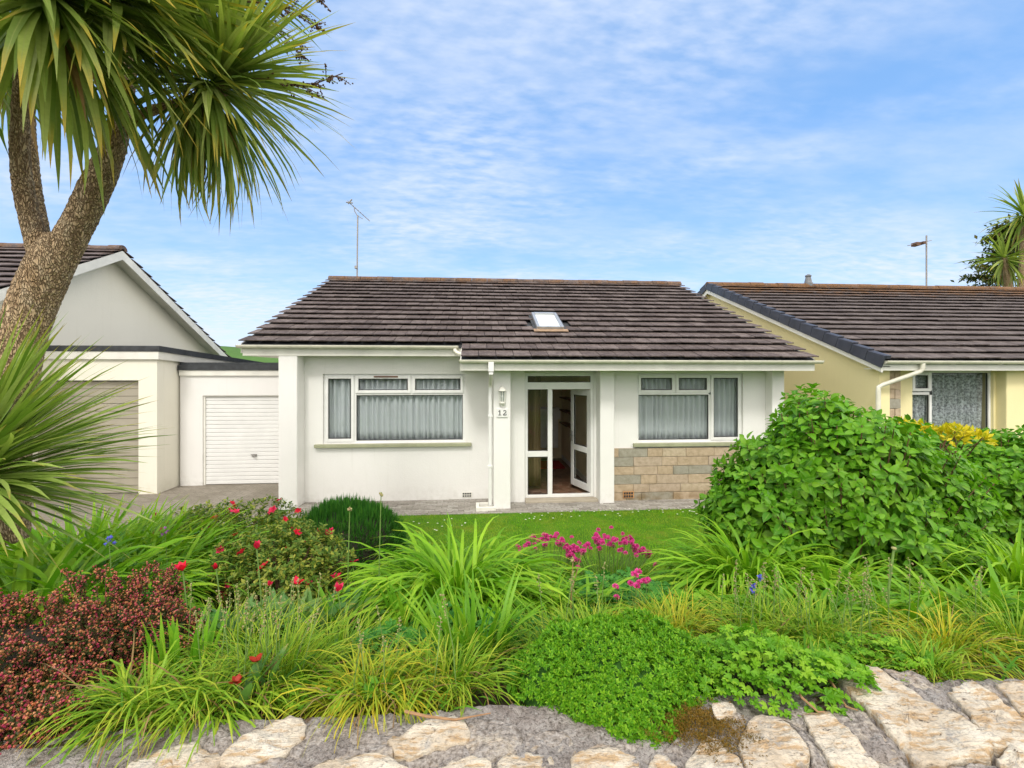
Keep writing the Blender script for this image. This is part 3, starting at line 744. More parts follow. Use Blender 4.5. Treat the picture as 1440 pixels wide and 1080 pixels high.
g.obj('wall', M['cream_render'], ng, bevel=.012)
roofz = lambda y: -(y-9.65)*.02
g = Geo()
g.box(-9.4, -6.34, 9.60, 9.625, 2.705, 2.86); g.prism([(-6.365, 9.627, 2.705), (-6.365, 14.8, 2.45), (-6.365, 14.8, 2.597), (-6.365, 9.627, 2.86)], (.025, 0, 0)); g.obj('fascia', M['trim'], ng)
g = Geo(); g.prism([(-9.42, 9.58, 2.863), (-9.42, 14.8, 2.60), (-9.42, 14.8, 2.71), (-9.42, 9.58, 2.975)], (3.105, 0, 0)); g.obj('flat_roof', M['felt'], ng, bevel=.01)
g = Geo()
for i in range(5):
    for k in range(1): g.box(-9.08, -6.77, 9.74, 9.77, .02+i*.45, .02+i*.45+.443)
gd = g.obj('garage_door', M['garage_taupe'], ng, bevel=.006)
q = Geo()
for i in range(5):
    for z in (.15, .30): q.box(-9.07, -6.78, 9.733, 9.741, .02+i*.45+z-.004, .02+i*.45+z+.004)
q.obj('groove', plain('groove', (.22, .20, .15), .6), gd)

# ================================================================ right neighbour
RYR, RZR, RYE, RZE = 13.6, 5.15, 7.45, 2.64
RS = (RZR-RZE)/(RYR-RYE); rz = lambda y: RZR-RS*abs(y-RYR)
rh = thing('yellow_house', 'yellow rendered bungalow with a dark verge and tiled roof, on the right behind the hedge', 'house', (12, 8, 0))
g = Geo()
g.wall(7.716, 9.803, 7.9, 8.1, -.1, 2.5, [(8.106, 9.76, 1.0, 2.478)])
g.prism([(7.28, 7.72, -.1), (7.28, 19.2, -.1), (7.28, 19.2, rz(19.2)-.1), (7.28, RYR, RZR-.1), (7.28, 7.902, rz(7.902)-.1), (7.28, 7.902, 2.498), (7.28, 7.72, 2.498)], (.2, 0, 0))
g.box(7.482, 7.714, 7.9, 8.1, -.1, 2.5)
g.box(10.2, 18, 7.9, 8.1, -.1, 2.5); g.box(7.482, 18, 19.0, 19.2, -.1, 2.5)
g.obj('wall', M['yellow_render'], rh, bevel=.012)
Geo().box(9.805, 10.198, 7.72, 8.1, -.1, 2.5).obj('pillar', M['yellow_render'], rh, bevel=.014)
g = Geo(); z = 0.0
for r in range(14):
    x = 7.486-(.12 if r % 2 else 0)
    while x < 7.714:
        a, b = max(x, 7.486), min(x+.24-.008, 7.712); x += .24
        if b-a > .03: g.box(a, b, 7.74+random.uniform(-.005, .005), 7.895, z+.004, z+.176)
    z += .178
g.obj('stone_panel', M['cladding'], rh, bevel=.006)
rr = slope_geo(7.16, 20.5, RYE, RZE, RYR, RZR, 18, .31).obj('roof', M['roof_tile_right'], rh)
slope_geo(7.16, 20.5, 2*RYR-RYE, RZE, RYR, RZR, 18, .31).obj('rear_roof', M['roof_tile_right'], rh)
g = Geo()
for s in (1, -1):
    yy = lambda y: y if s == 1 else 2*RYR-y
    g.prism([(7.17, yy(7.48), rz(7.48)-.015), (7.17, yy(RYR), RZR-.015), (7.17, yy(RYR), RZR-.065), (7.17, yy(7.48), rz(7.48)-.065)], (13.3, 0, 0))
g.obj('roof_deck', M['felt'], rr)
ridge_geo(7.1, 20.5, RYR, RZR+.05).obj('ridge_tile', M['roof_tile_right'], rr)
g = Geo()      # dark cap units stepping up the verge
Lr = math.hypot(RYR-RYE, RZR-RZE); ux, uz = (RYR-RYE)/Lr, (RZR-RZE)/Lr
for s in (1, -1):
    for i in range(18):
        s0, s1 = i*Lr/18-.02, (i+1)*Lr/18-.028
        def pp(x, t, h):
            y = RYE+ux*t-uz*h; zz = RZE+uz*t+ux*h
            return (x, y if s == 1 else 2*RYR-y, zz)
        for (xa, xb, ha, hb) in ((7.07, 7.105, -.12, .075), (7.107, 7.20, .045, .078)):
            V = [pp(xa,s0,ha),pp(xb,s0,ha),pp(xb,s1,ha),pp(xa,s1,ha),pp(xa,s0,hb+.034),pp(xb,s0,hb+.034),pp(xb,s1,hb),pp(xa,s1,hb)]
            g.add(V, [(3,2,1,0),(4,5,6,7),(0,1,5,4),(1,2,6,5),(2,3,7,6),(3,0,4,7)])
g.obj('verge_cap', M['verge_cap'], rr, bevel=.008)
for s in (1, -1):
    yy = lambda y: y if s == 1 else 2*RYR-y
    Geo().prism([(7.11, yy(7.5), rz(7.5)-.07), (7.11, yy(RYR), RZR-.07), (7.11, yy(RYR), RZR-.25), (7.11, yy(7.5), rz(7.5)-.22)], (.025, 0, 0)).obj('bargeboard', M['trim'], rh)
    Geo().prism([(7.137, yy(7.5), rz(7.5)-.11), (7.137, yy(RYR), RZR-.11), (7.137, yy(RYR), RZR-.125), (7.137, yy(7.5), rz(7.5)-.125)], (.142, 0, 0)).obj('verge_soffit', M['soffit'], rh)
Geo().box(7.14, 20.4, 7.50, 7.525, 2.475, 2.60).obj('fascia', M['trim'], rh)
Geo().box(7.14, 20.4, 7.527, 7.898, 2.502, 2.516).obj('soffit', M['soffit'], rh)
gt = gutter_geo(7.12, 20.5, 7.44, 2.645).obj('gutter', M['gutter'], rh)
brackets(gt, 7.2, 18, 7.44, 2.645)
Geo().tube([(7.83, 7.44, 2.62), (7.83, 7.44, 2.50), (7.80, 7.46, 2.455), (7.25, 7.62, 2.22), (7.20, 7.65, 2.18), (7.20, 7.66, 2.1), (7.20, 7.66, .1)], .038, 12).obj('downpipe', M['gutter'], rh, smooth=True)
window_part(rh, 8.106, 9.76, 1.0, 2.478, 7.945, [(8.151, 8.50, 2.10, 2.433, 1), (8.151, 8.50, 1.045, 2.02, 0), (8.56, 9.715, 1.045, 2.433, 0)], (8.05, 9.80, 7.86, 7.945, .94, .998), M['sill'])
g = Geo(); g.box(7.5, 17.8, 10.5, 10.6, 0, 2.49); g.box(7.5, 17.8, 8.12, 18.9, 2.52, 2.54); g.obj('room_wall', M['interior_cream'], rh)
curtain('patterned lace curtain behind the window of the yellow bungalow', 8.12, 9.66, 8.05, 1.02, 2.46, M['lace'], .13, .03)
fl = thing('flue_cowl', 'small grey tapered flue cowl on the ridge of the yellow bungalow', 'flue', (10.42, RYR, RZR+.1))
Geo().lathe((10.42, RYR, RZR+.1), [(.13, -.1), (.13, .02), (.11, .04), (.07, .22), (.09, .225), (.09, .26), (.03, .30), (.0, .30)], 14).obj('cowl', M['lead'], fl, smooth=False)

# aerials
ae = thing('tv_aerial', 'tall tilted TV aerial on the left end of the bungalow ridge', 'aerial', (-3.46, 13.45, 5.1))
Geo().tube([(-3.46, 13.47, 5.0), (-3.44, 13.47, 7.0)], .022, 8).box(-3.52, -3.44, 13.42, 13.5, 5.45, 5.53).obj('mast', M['mast'], ae)
Geo().tube([(-3.44, 13.47, 6.97), (-3.53, 13.47, 7.12), (-3.54, 13.47, 7.22)], .013, 6).tube([(-3.44, 13.47, 6.98), (-3.30, 13.47, 6.90)], .01, 6).obj('bracket', M['mast'], ae)
A, B = np.array([-3.68, 13.47, 7.36]), np.array([-3.10, 13.47, 6.84])
g = Geo().tube([A, B], .012, 6)
for t in np.linspace(.0, .95, 9):
    p = A+(B-A)*t; L = .16-.06*t
    g.tube([p+np.array([0, -L, 0]), p+np.array([0, L, 0])], .005, 5)
n = np.array([.62, 0, .78])
g.tube([A+n*.12, A-n*.05], .02, 6); g.tube([A+np.array([-.09, 0, .01]), A+np.array([.1, 0, -.01])], .018, 6)
g.obj('boom', M['mast'], ae)
ab = thing('tv_aerial', 'slim TV aerial with a box shaped head above the yellow bungalow roof', 'aerial', (14.8, 14, 5.0))
Geo().tube([(14.87, 14, 4.9), (14.87, 14, 7.0)], .024, 8).obj('mast', M['mast'], ab)
g = Geo().tube([(14.2, 14, 6.65), (15.05, 14, 6.84)], .012, 6)
for t in np.linspace(0, 1, 8):
    p = np.array([14.35+.4*t, 14, 6.685+.09*t]); g.tube([p+np.array([0, -.15, .0]), p+np.array([0, .15, .0])], .006, 5)
g.obj('boom', M['mast'], ab)
Geo().box(14.42, 14.56, 13.9, 14.1, 6.64, 6.75).box(14.66, 14.76, 13.9, 14.1, 6.70, 6.78).obj('reflector', M['brown_wood'], ab)
rng = np.random.default_rng(101)
# ================================================================ the setting
xs = np.concatenate([[-900, -300, -100, -40, -20], np.arange(-12, 12.1, .5), [20, 40, 100, 300, 900]])
ys = np.concatenate([[-900, -200, -40, -10, -3], np.arange(-1, 1.2, .5), [1.30, 1.38, 1.45, 1.6, 1.75], np.arange(2, 8, .25), np.arange(8, 20, 1), [30, 60, 120, 300, 900]])
XX, YY = np.meshgrid(xs, ys); ZZ = ground_z(XX, YY) - .02
bumpy = (YY > 1.7) & (YY < 5.5) & (abs(XX) < 12)
ZZ = ZZ + bumpy*rng.normal(0, .015, ZZ.shape)
nx, ny = len(xs), len(ys)
F = [(j*nx+i, j*nx+i+1, (j+1)*nx+i+1, (j+1)*nx+i) for j in range(ny-1) for i in range(nx-1)]
V = np.stack([XX.ravel(), YY.ravel(), ZZ.ravel()], 1)
gm = Geo().add(V, F).obj('ground', M['grass_far'], smooth=False)
gm.data.materials.append(M['soil']); gm.data.materials.append(M['pavement'])
mi = []
for f in F:
    c = V[list(f)].mean(0)
    mi.append(1 if (1.35 < c[1] < 5.6 and abs(c[0]) < 12) else (2 if -12 < c[1] <= 1.35 and abs(c[0]) < 400 else 0))
gm.data.polygons.foreach_set('material_index', mi)
tag(gm, kind='structure')
def sheet(name, mat, x0, x1, y0, y1, dz, n=30):
    xs = np.linspace(x0, x1, n); ys = np.linspace(y0, y1, n); X, Y = np.meshgrid(xs, ys); Z = ground_z(X, Y)+dz
    F = [(j*n+i, j*n+i+1, (j+1)*n+i+1, (j+1)*n+i) for j in range(n-1) for i in range(n-1)]
    return tag(Geo().add(np.stack([X.ravel(), Y.ravel(), Z.ravel()], 1), F).obj(name, mat), kind='structure')
sheet('driveway', M['driveway'], -10.5, -3.56, 5.9, 10.5, .006)
sheet('lawn_ground', M['turf'], -3.2, 7.2, 5.0, 7.86, .004)
# paved path: separate pavers in one paved surface
g = Geo()
y = 7.86; row = 0
while y < 8.79:
    x = -3.2-(.1 if row % 2 else 0)
    d = .11 if row else .09
    while x < 6.2:
        w = .205 if row else .26
        g.box(x, x+w-.006, y, y+d-.006, -.03, .012+random.gauss(0, .0025)); x += w
    y += d; row += 1
tag(g.obj('path', M['paver']), kind='structure')
# far green hill behind the houses
n = 90; th = np.linspace(R(-75), R(75), n); V = []; prof = [(60, -1), (130, 2.5), (200, 9), (260, 14.5), (330, 16.5), (420, 9), (700, -2)]
for r, z in prof:
    for a in th: V.append((r*math.sin(a), r*math.cos(a), z*(1+.10*math.sin(a*9+1)+.05*math.sin(a*23)) if z > 0 else z))
F = [(j*n+i, j*n+i+1, (j+1)*n+i+1, (j+1)*n+i) for j in range(len(prof)-1) for i in range(n-1)]
tag(Geo().add(V, F).obj('hills', M['hill'], smooth=True), kind='structure')

rng = np.random.default_rng(102)
# ================================================================ foliage tools
def norm(v): return v/(np.linalg.norm(v, axis=-1, keepdims=True)+1e-9)
def blades(base, az, el, L, W, droop, segs=5, fold=0.0, peak=.35, sway=.15, tipw=.04, pw=1.4, basew=.55):
    """arching strap leaves as one soup: (V, F, UV)"""
    N = len(base); base = np.asarray(base, float)
    bc = lambda a: np.broadcast_to(np.asarray(a, float), (N,))
    az, el, L, W, droop = map(bc, (az, el, L, W, droop))
    sw = rng.normal(0, sway, N); tw = rng.normal(0, .35, N)
    P = base.copy(); rows = []; k = 3 if fold else 2
    for s in range(segs+1):
        t = s/segs
        e = el - droop*t**pw; a = az + sw*t
        d = np.stack([np.cos(e)*np.cos(a), np.cos(e)*np.sin(a), np.sin(e)], 1)
        side = np.stack([-np.sin(a), np.cos(a), np.zeros(N)], 1); up = np.cross(d, side)
        c, q = np.cos(tw*t+tw*.3)[:, None], np.sin(tw*t+tw*.3)[:, None]
        sd = side*c + up*q; up2 = up*c - side*q
        w = (basew+(1-basew)*min(1, t/peak)) if t < peak else max(tipw, 1-((t-peak)/(1-peak))**2.2)
        hw = (W*w*.5)[:, None]
        if fold: rows += [P-sd*hw, P-up2*hw*fold*-1*-1, P+sd*hw]
        else: rows += [P-sd*hw, P+sd*hw]
        P = P + d*(L/segs)[:, None]
    V = np.stack(rows, 1); m = (segs+1)*k                      # N, m, 3
    uv = np.array([(j/(k-1), s/segs) for s in range(segs+1) for j in range(k)])
    f = np.array([(s*k+j, s*k+j+1, (s+1)*k+j+1, (s+1)*k+j) for s in range(segs) for j in range(k-1)])
    F = (f[None] + (np.arange(N)*m)[:, None, None]).reshape(-1, 4)
    return V.reshape(-1, 3), F, np.tile(uv, (N, 1))

def template_leaf(aspect=.5, rows=5, fold=.18, curl=.18, kind='ovate', cols=3):
    T = np.linspace(0, 1, rows+1); V = []; UV = []
    for t in T:
        if kind == 'ovate': w = math.sin(math.pi*t**.72)**.8
        elif kind == 'lance': w = math.sin(math.pi*t**.9)**.9
        else: w = min(1, .35+t*1.1)*(1-t**4)
        w = max(w, .02)*aspect*.5
        z = -curl*t*t
        for c in np.linspace(-1, 1, cols): V.append((c*w, t, z+abs(c)*w*fold*2)); UV.append(((c+1)/2, t))
    F = [(r*cols+c, r*cols+c+1, (r+1)*cols+c+1, (r+1)*cols+c) for r in range(rows) for c in range(cols-1)]
    return np.array(V), np.array(F), np.array(UV)
def template_lobed(n=7, deep=.42):
    """palmate scalloped leaf blade, petiole at the origin, fan of quads"""
    V = [(0, 0, 0)]; UV = [(.5, 0)]; F = []
    K = n*4
    for i in range(K+1):
        a = R(-158)+R(316)*i/K; ph = (i % 4)/4
        r = 1-deep*(1-abs(math.sin(math.pi*(i/4))))*.9
        r *= .62
        V.append((math.sin(a)*r, .25+math.cos(a)*r, .10*r*math.cos(2*math.pi*i/4))); UV.append((.5+.5*math.sin(a), .5+.5*math.cos(a)))
    F = [(0, i+1, i+2) for i in range(K)]
    V = np.array(V); V[0] = (0, .25, -.06)
    return V, np.array(F), np.array(UV)
def template_diamond(aspect=.4, fold=.2):
    V = np.array([(0, 0, 0), (aspect/2, .5, fold*aspect), (0, 1, -.05), (-aspect/2, .5, fold*aspect)])
    return V, np.array([(0, 1, 2), (0, 2, 3)]), np.array([(.5, 0), (1, .5), (.5, 1), (0, .5)])
def template_bead(n=0):
    V = np.array([(0, -.5, 0), (.5, 0, 0), (0, 0, .5), (-.5, 0, 0), (0, 0, -.5), (0, .5, 0)])
    return V, np.array([(0, 1, 2), (0, 2, 3), (0, 3, 4), (0, 4, 1), (5, 2, 1), (5, 3, 2), (5, 4, 3), (5, 1, 4)]), np.zeros((6, 2))
def scatter(geo, tpl, pos, fwd, up, size):
    TV, TF, TU = tpl; N = len(pos); fwd = norm(np.asarray(fwd, float)); up = np.asarray(up, float)
    right = norm(np.cross(fwd, up)); up = np.cross(right, fwd)
    s = np.broadcast_to(np.asarray(size, float), (N,))[:, None, None]
    V = pos[:, None, :] + s*(TV[None, :, 0:1]*right[:, None] + TV[None, :, 1:2]*fwd[:, None] + TV[None, :, 2:3]*up[:, None])
    F = (TF[None] + (np.arange(N)*len(TV))[:, None, None]).reshape(-1, TF.shape[1])
    return geo.add(V.reshape(-1, 3), F, np.tile(TU, (N, 1)))
def rand_dir(n): return norm(rng.normal(size=(n, 3)))
def shell(n, c, r, lo=-.35, lump=.14, depth=.12, freq=3.0):
    """points and normals on a lumpy ellipsoid"""
    d = rand_dir(n*3); d = d[d[:, 2] > lo][:n]
    ph = rng.uniform(0, 6.28, 9)
    k = 1+lump*(np.sin(d[:, 0]*freq*1.7+ph[0])*np.sin(d[:, 1]*freq*1.3+ph[1])+.7*np.sin(d[:, 2]*freq*2+ph[2]+d[:, 0]*4)+.4*np.sin(d[:, 0]*freq*4+ph[3])*np.sin(d[:, 1]*freq*4+ph[4]+d[:, 2]*7))
    k = k - np.abs(rng.normal(0, depth, len(d)))
    p = np.asarray(c) + d*np.asarray(r)*k[:, None]
    nrm = norm(d/np.asarray(r))
    return p, nrm
def circle(n, c, r, ell=1.0):
    a = rng.uniform(0, 6.28, n); q = np.sqrt(rng.uniform(0, 1, n))*r
    x = c[0]+q*np.cos(a); y = c[1]+q*np.sin(a)*ell
    return np.stack([x, y, ground_z(x, y)-.01], 1), a
def gz(x, y): return float(ground_z(x, y))
LEAF = template_leaf(.62, 5, .16, .22); LANCE = template_leaf(.3, 3, .2, .15, 'lance'); LOBED = template_lobed(); DIA = template_diamond(); BEAD = template_bead()
SMALL = template_leaf(.5, 2, .15, .12)

def clump(name, label, cat, px, Y, n, rad, L, W, mat, el=(55, 88), droop=(60, 130), ell=.7, segs=6, fold=0, group=None, lean=None, dz=0, peak=.35, part='leaves'):
    x = at(px, Y); t = thing(name, label, cat, (x, Y, gz(x, Y)+dz), group)
    b, a = circle(n, (x, Y), rad, ell); b[:, 2] = ground_z(b[:, 0], b[:, 1])-.01+dz
    az = a+rng.normal(0, .7, n); rr = np.hypot(b[:, 0]-x, (b[:, 1]-Y)/ell)/rad
    e = R(el[1])-(R(el[1])-R(el[0]))*np.clip(rr+rng.normal(0, .25, n), 0, 1.2)
    if lean is not None: az = np.where(rng.random(n) < lean[1], lean[0]+rng.normal(0, .6, n), az)
    g = Geo(); g.add(*blades(b, az, e, rng.uniform(L[0], L[1], n), rng.uniform(W*.75, W*1.2, n), R(rng.uniform(droop[0], droop[1], n)), segs, fold, peak))
    g.obj(part, mat, t, smooth=bool(fold))
    return t, (x, Y)

rng = np.random.default_rng(103)
# ================================================================ stone garden wall along the street
sw = thing('stone_wall', 'rough stone garden wall with pale slate coping and grey mortar along the bottom of the garden', 'stone wall', (0, 1.58, .5))
nx, ny = 420, 26
xs = np.linspace(-3.6, 4.4, nx)
prof = [(1.42, .30), (1.41, .7), (1.42, .98), (1.44, 1.06)] + [(y, 1.10+.0*y) for y in np.linspace(1.465, 1.80, 19)] + [(1.84, 1.06), (1.88, .96), (1.90, .8)]
ny = len(prof)
def fbm(x, y, s=0):
    r = np.zeros_like(x); a = 1.0; f = 1.0
    for o in range(6):
        r += a*np.sin(x*f*2.1+s+o*1.7+1.3*np.sin(y*f*1.7+o))*np.sin(y*f*2.3+s*1.3+o*2.1+1.1*np.sin(x*f*1.3+o*3)); a *= .55; f *= 2.05
    return r
V = []
for y, z in prof:
    dz = .010*fbm(xs*3, np.full(nx, y*3), 1.0)+.004*rng.normal(size=nx); dy = .012*fbm(xs*4, np.full(nx, z*5), 4.0)
    V.append(np.stack([xs, y+dy*(1.2 if y < 1.45 else .4), z+dz], 1))
F = [(j*nx+i, j*nx+i+1, (j+1)*nx+i+1, (j+1)*nx+i) for j in range(ny-1) for i in range(nx-1)]
Geo().add(np.vstack(V), F).obj('mortar', M['mortar'], sw, smooth=True)
def wall_stone(poly, z=1.104, h=.022, tilt=0, under=.11, mat='stone'):
    """a slab of slate from its plan outline: jittered rim, worn top, real thickness"""
    P = np.asarray(poly, float); m = len(P); pts = []
    for i in range(m):
        a, b = P[i], P[(i+1) % m]; L = np.linalg.norm(b-a); k = max(2, int(L/.022))
        for j in range(k): pts.append(a+(b-a)*j/k)
    pts = np.array(pts); c = pts.mean(0); n = len(pts)
    sm = pts.copy()
    for _ in range(1): sm = .5*sm+.25*np.roll(sm, 1, 0)+.25*np.roll(sm, -1, 0)
    sm += rng.normal(0, .0035, sm.shape)+(.005*np.sin(np.arange(n)*.7+rng.uniform(0, 6)))[:, None]*norm(sm-c)
    rings = []
    def ring(f, zz, jit=.0025):
        q = c+(sm-c)*f
        top = zz+.012*fbm(q[:, 0]*4, q[:, 1]*4, z*3)*(1 if zz > z else .3)+rng.normal(0, jit, n)+tilt*(q[:, 1]-1.6)
        return np.stack([q[:, 0], q[:, 1], top], 1)
    rings = [ring(.97, z-under), ring(1.01, z-.03), ring(1.0, z+h*.5), ring(.985, z+h*.85), ring(.955, z+h)]
    for f in (.82, .7, .56, .42, .28, .14): rings.append(ring(f, z+h, .0018))
    V = np.vstack(rings); k = len(rings)
    F = [(r*n+i, r*n+(i+1) % n, (r+1)*n+(i+1) % n, (r+1)*n+i) for r in range(k-1) for i in range(n)]
    g = Geo().add(V, F); g.add(np.vstack([rings[-1], [[*c, rings[-1][:, 2].mean()]]]), [(i, (i+1) % n, n) for i in range(n)])
    return g.obj('stone', M[mat], sw, smooth=True)
def plan(px, py, z=1.13):
    """plan position of a wall point seen at a picture place, on the wall top"""
    d = (px-720)/FPX; zc = (EYE-z)*FPX/(py-HORIZ); xc = d*zc
    return (xc*math.cos(YAW)+zc*math.sin(YAW), -xc*math.sin(YAW)+zc*math.cos(YAW))
S = [[(318,1062),(345,1036),(385,1018),(418,1012),(424,1026),(395,1050),(350,1066)],
     [(556,1040),(580,1024),(612,1012),(646,1013),(650,1032),(620,1042),(575,1052)],
     [(600,1078),(622,1066),(665,1060),(682,1068),(684,1092),(600,1100)],
     [(706,1074),(712,1060),(740,1052),(768,1058),(776,1092),(706,1104)],
     [(806,1076),(815,1056),(850,1048),(886,1060),(896,1090),(806,1102)],
     [(964,1062),(980,1040),(1000,1031),(1030,1052),(1058,1084),(1000,1100),(960,1084)],
     [(1036,1040),(1052,1012),(1078,1002),(1102,1008),(1138,1052),(1142,1070),(1090,1082),(1050,1080)],
     [(1127,1004),(1159,996),(1200,1030),(1243,1070),(1178,1078),(1150,1040)],
     [(1175,953),(1203,942),(1232,938),(1310,982),(1402,1038),(1388,1058),(1292,1072),(1240,1020)],
     [(1330,966),(1369,958),(1440,1000),(1500,1045),(1440,1052),(1392,1046)],
     [(1398,961),(1470,957),(1560,1010),(1520,1030),(1440,998)],
     [(1400,1062),(1418,1044),(1440,1056),(1450,1090),(1410,1096)],
     [(905,1080),(925,1052),(950,1060),(962,1096),(910,1104)],
     [(996,994),(1022,984),(1040,1000),(1010,1010)],
     [(180,1090),(200,1060),(260,1046),(300,1060),(270,1100)],
     [(430,1090),(470,1066),(540,1062),(570,1080),(520,1104)]]
def grow(p, f):
    c = np.mean(p, 0); return [tuple(c+(np.array(q)-c)*f) for q in p]
S = [grow(p, 1.28) if p[0][0] < 900 else p for p in S]
for p in S: wall_stone([plan(*q) for q in p], tilt=.05, z=1.096 if p[0][0] < 900 else 1.104, h=.020 if p[0][0] < 900 else .022)
FILL = [[(1161,999),(1174,960),(1196,982),(1238,1024),(1286,1074),(1247,1074),(1206,1032)], [(1082,999),(1124,984),(1150,992),(1126,1002),(1147,1040),(1176,1082),(1146,1074),(1141,1052),(1106,1007)],
        [(1004,1027),(1038,998),(1052,1008),(1034,1038),(1047,1080),(1060,1084),(1034,1052)], [(1238,938),(1290,944),(1328,968),(1390,1040),(1404,1040),(1314,982)],
        [(650,1040),(655,1008),(700,1002),(736,1016),(730,1048),(704,1054),(684,1062)], [(738,1016),(790,1016),(812,1034),(812,1054),(786,1078),(776,1072),(770,1056),(738,1050)],
        [(818,1053),(826,1036),(870,1034),(920,1040),(924,1050),(902,1078),(888,1060),(850,1046)], [(424,1012),(470,1012),(552,1004),(576,1024),(554,1040),(556,1056),(470,1063),(436,1062),(400,1052),(426,1028)],
        [(222,1052),(250,1030),(310,1020),(340,1036),(316,1060),(270,1046)], [(300,1062),(350,1068),(396,1054),(432,1066),(428,1096),(320,1100)], [(928,1050),(945,1030),(990,1012),(1000,1028),(978,1040),(962,1060)],
        [(570,1082),(560,1060),(616,1046),(655,1034),(650,1056),(620,1064),(600,1078)], [(684,1066),(704,1058),(706,1076),(704,1100),(688,1096)], [(778,1082),(808,1058),(804,1100),(780,1100)], [(1396,958),(1372,958),(1440,998),(1520,1034),(1500,1040),(1444,1000)], [(1142,1074),(1176,1084),(1240,1078),(1290,1078),(1290,1110),(1150,1110)], [(1292,1078),(1386,1063),(1412,1066),(1408,1110),(1296,1110)]]
for p in FILL: wall_stone([plan(*q) for q in p], z=1.094 if p[0][0] > 925 else 1.087, h=.018, tilt=.05, mat='stone_grey')
for x in list(np.arange(-3.5, -1.85, .33))+list(np.arange(2.5, 4.2, .35)):   # the wall goes on outside the picture
    w = rng.uniform(.24, .32); s = rng.uniform(-.1, .1)
    wall_stone([(x, 1.45), (x+w, 1.44), (x+w+s, 1.74), (x+w*.5+s, 1.78), (x+s, 1.72)], tilt=.05)
# moss cushion lying on the wall
mp = plan(995, 1018); t = thing('moss', 'rust brown moss patch spread over the stones of the garden wall', 'moss', (mp[0], mp[1], 1.12))
pts = np.array([plan(rng.normal(985, 26)+dx, rng.normal(1016, 12)+dy) for dx, dy in [(0, 0)]*260+[(30, 14)]*120+[(-25, -6)]*160+[(45, 30)]*50])
k = len(pts); g = Geo(); q = np.repeat(pts, 14, 0)+rng.normal(0, .008, (k*14, 2)); z = 1.128+.012*fbm(q[:, 0]*9, q[:, 1]*9, 2)+rng.uniform(-.004, .006, k*14)
scatter(g, DIA, np.stack([q[:, 0], q[:, 1], z], 1), rand_dir(k*14)*[1, 1, .4]+[0, 0, .4], rand_dir(k*14), rng.uniform(.005, .010, k*14)); g.obj('fronds', M['moss'], t)
# dry twigs trailing over the coping
for i, (pts, lab) in enumerate([([(1160,945),(1172,962),(1190,985),(1206,992)], 'longest dry twig trailing over the wall, beside the big pale slab'), ([(1190,940),(1205,946),(1222,950),(1234,953)], 'dry twig lying across the top end of the big pale slab'),
                               ([(1120,965),(1128,980),(1150,992),(1160,994)], 'short dry twig under the lobed leaves on the wall'), ([(570,995),(600,1006),(640,1003),(690,996)], 'dry twig lying on the mortar left of the green cushion plant')]):
    P = [np.array([*plan(a, b, 1.16), 1.145+.012*math.sin(j*2)]) for j, (a, b) in enumerate(pts)]
    tag(Geo().tube(P, [.006, .005, .004, .002], 6).obj('twig', M['dry_stem']), lab, 'twig', 'dry twigs on the wall')

rng = np.random.default_rng(104)
# ================================================================ big cordyline (cabbage palm) on the left
TY = 3.7
T_ = lambda px, py, Y=TY: at(px, Y, py)
tr = thing('cordyline_tree', 'tall forked cabbage palm with rough brown trunk and long sword leaves, at the left edge', 'palm tree', (at(10, TY), TY, gz(-3.5, TY)))
g = Geo()
rng = np.random.default_rng(41)
def limb(pts, n=20):
    P = np.array([p[0] for p in pts]); r = np.array([p[1] for p in pts])
    tt = np.linspace(0, len(P)-1, 26); P2 = np.stack([np.interp(tt, range(len(P)), P[:, i]) for i in range(3)], 1); r2 = np.interp(tt, range(len(P)), r)
    for _ in range(3): P2[1:-1] = .5*P2[1:-1]+.25*P2[:-2]+.25*P2[2:]
    g.tube(P2, r2, n)
k = 1/290.0
limb([(T_(-14,760), 62*k), (T_(-2,640), 50*k), (T_(15,540), 43*k), (T_(33,460), 41*k), (T_(57,400), 42*k), (T_(76,362), 40*k), (T_(88,335), 30*k)])
limb([(T_(66,395), 34*k), (T_(90,350), 31*k), (T_(112,312), 29*k), (T_(138,255), 29*k), (T_(158,215), 24*k), (T_(172,165), 19*k), (T_(180,100), 16*k), (T_(184,40,3.8), 15*k), (T_(186,-40,3.8), 14*k)])
limb([(T_(74,390), 30*k), (T_(58,355), 24*k), (T_(44,315), 19*k), (T_(33,270), 18*k), (T_(27,215), 17*k), (T_(29,165), 15*k), (T_(32,100,3.55), 14*k), (T_(34,-10,3.45), 14*k)])
limb([(T_(72,375,3.85), 15*k), (T_(62,330,3.95), 12*k), (T_(52,270,4.1), 10*k), (T_(44,200,4.2), 10*k), (T_(40,120,4.3), 10*k)])
limb([(T_(170,190,3.7), 12*k), (T_(198,160,3.66), 10*k), (T_(240,148,3.6), 10*k), (T_(296,135,3.55), 11*k), (T_(318,126,3.53), 11*k)], 14)
limb([(T_(183,60,3.8), 13*k), (T_(210,15,3.9), 11*k), (T_(250,-20,4.0), 11*k), (T_(275,-60,4.0), 11*k)], 14)
tk = g.obj('trunk', M['bark'], tr, smooth=True)
rm = tk.modifiers.new('union', 'REMESH'); rm.mode = 'VOXEL'; rm.voxel_size = .011; rm.use_smooth_shade = True
tx = bpy.data.textures.new('bark_relief', 'VORONOI'); tx.noise_scale = .03
dm = tk.modifiers.new('relief', 'DISPLACE'); dm.texture = tx; dm.strength = .012; dm.mid_level = .5; dm.texture_coords = 'LOCAL'
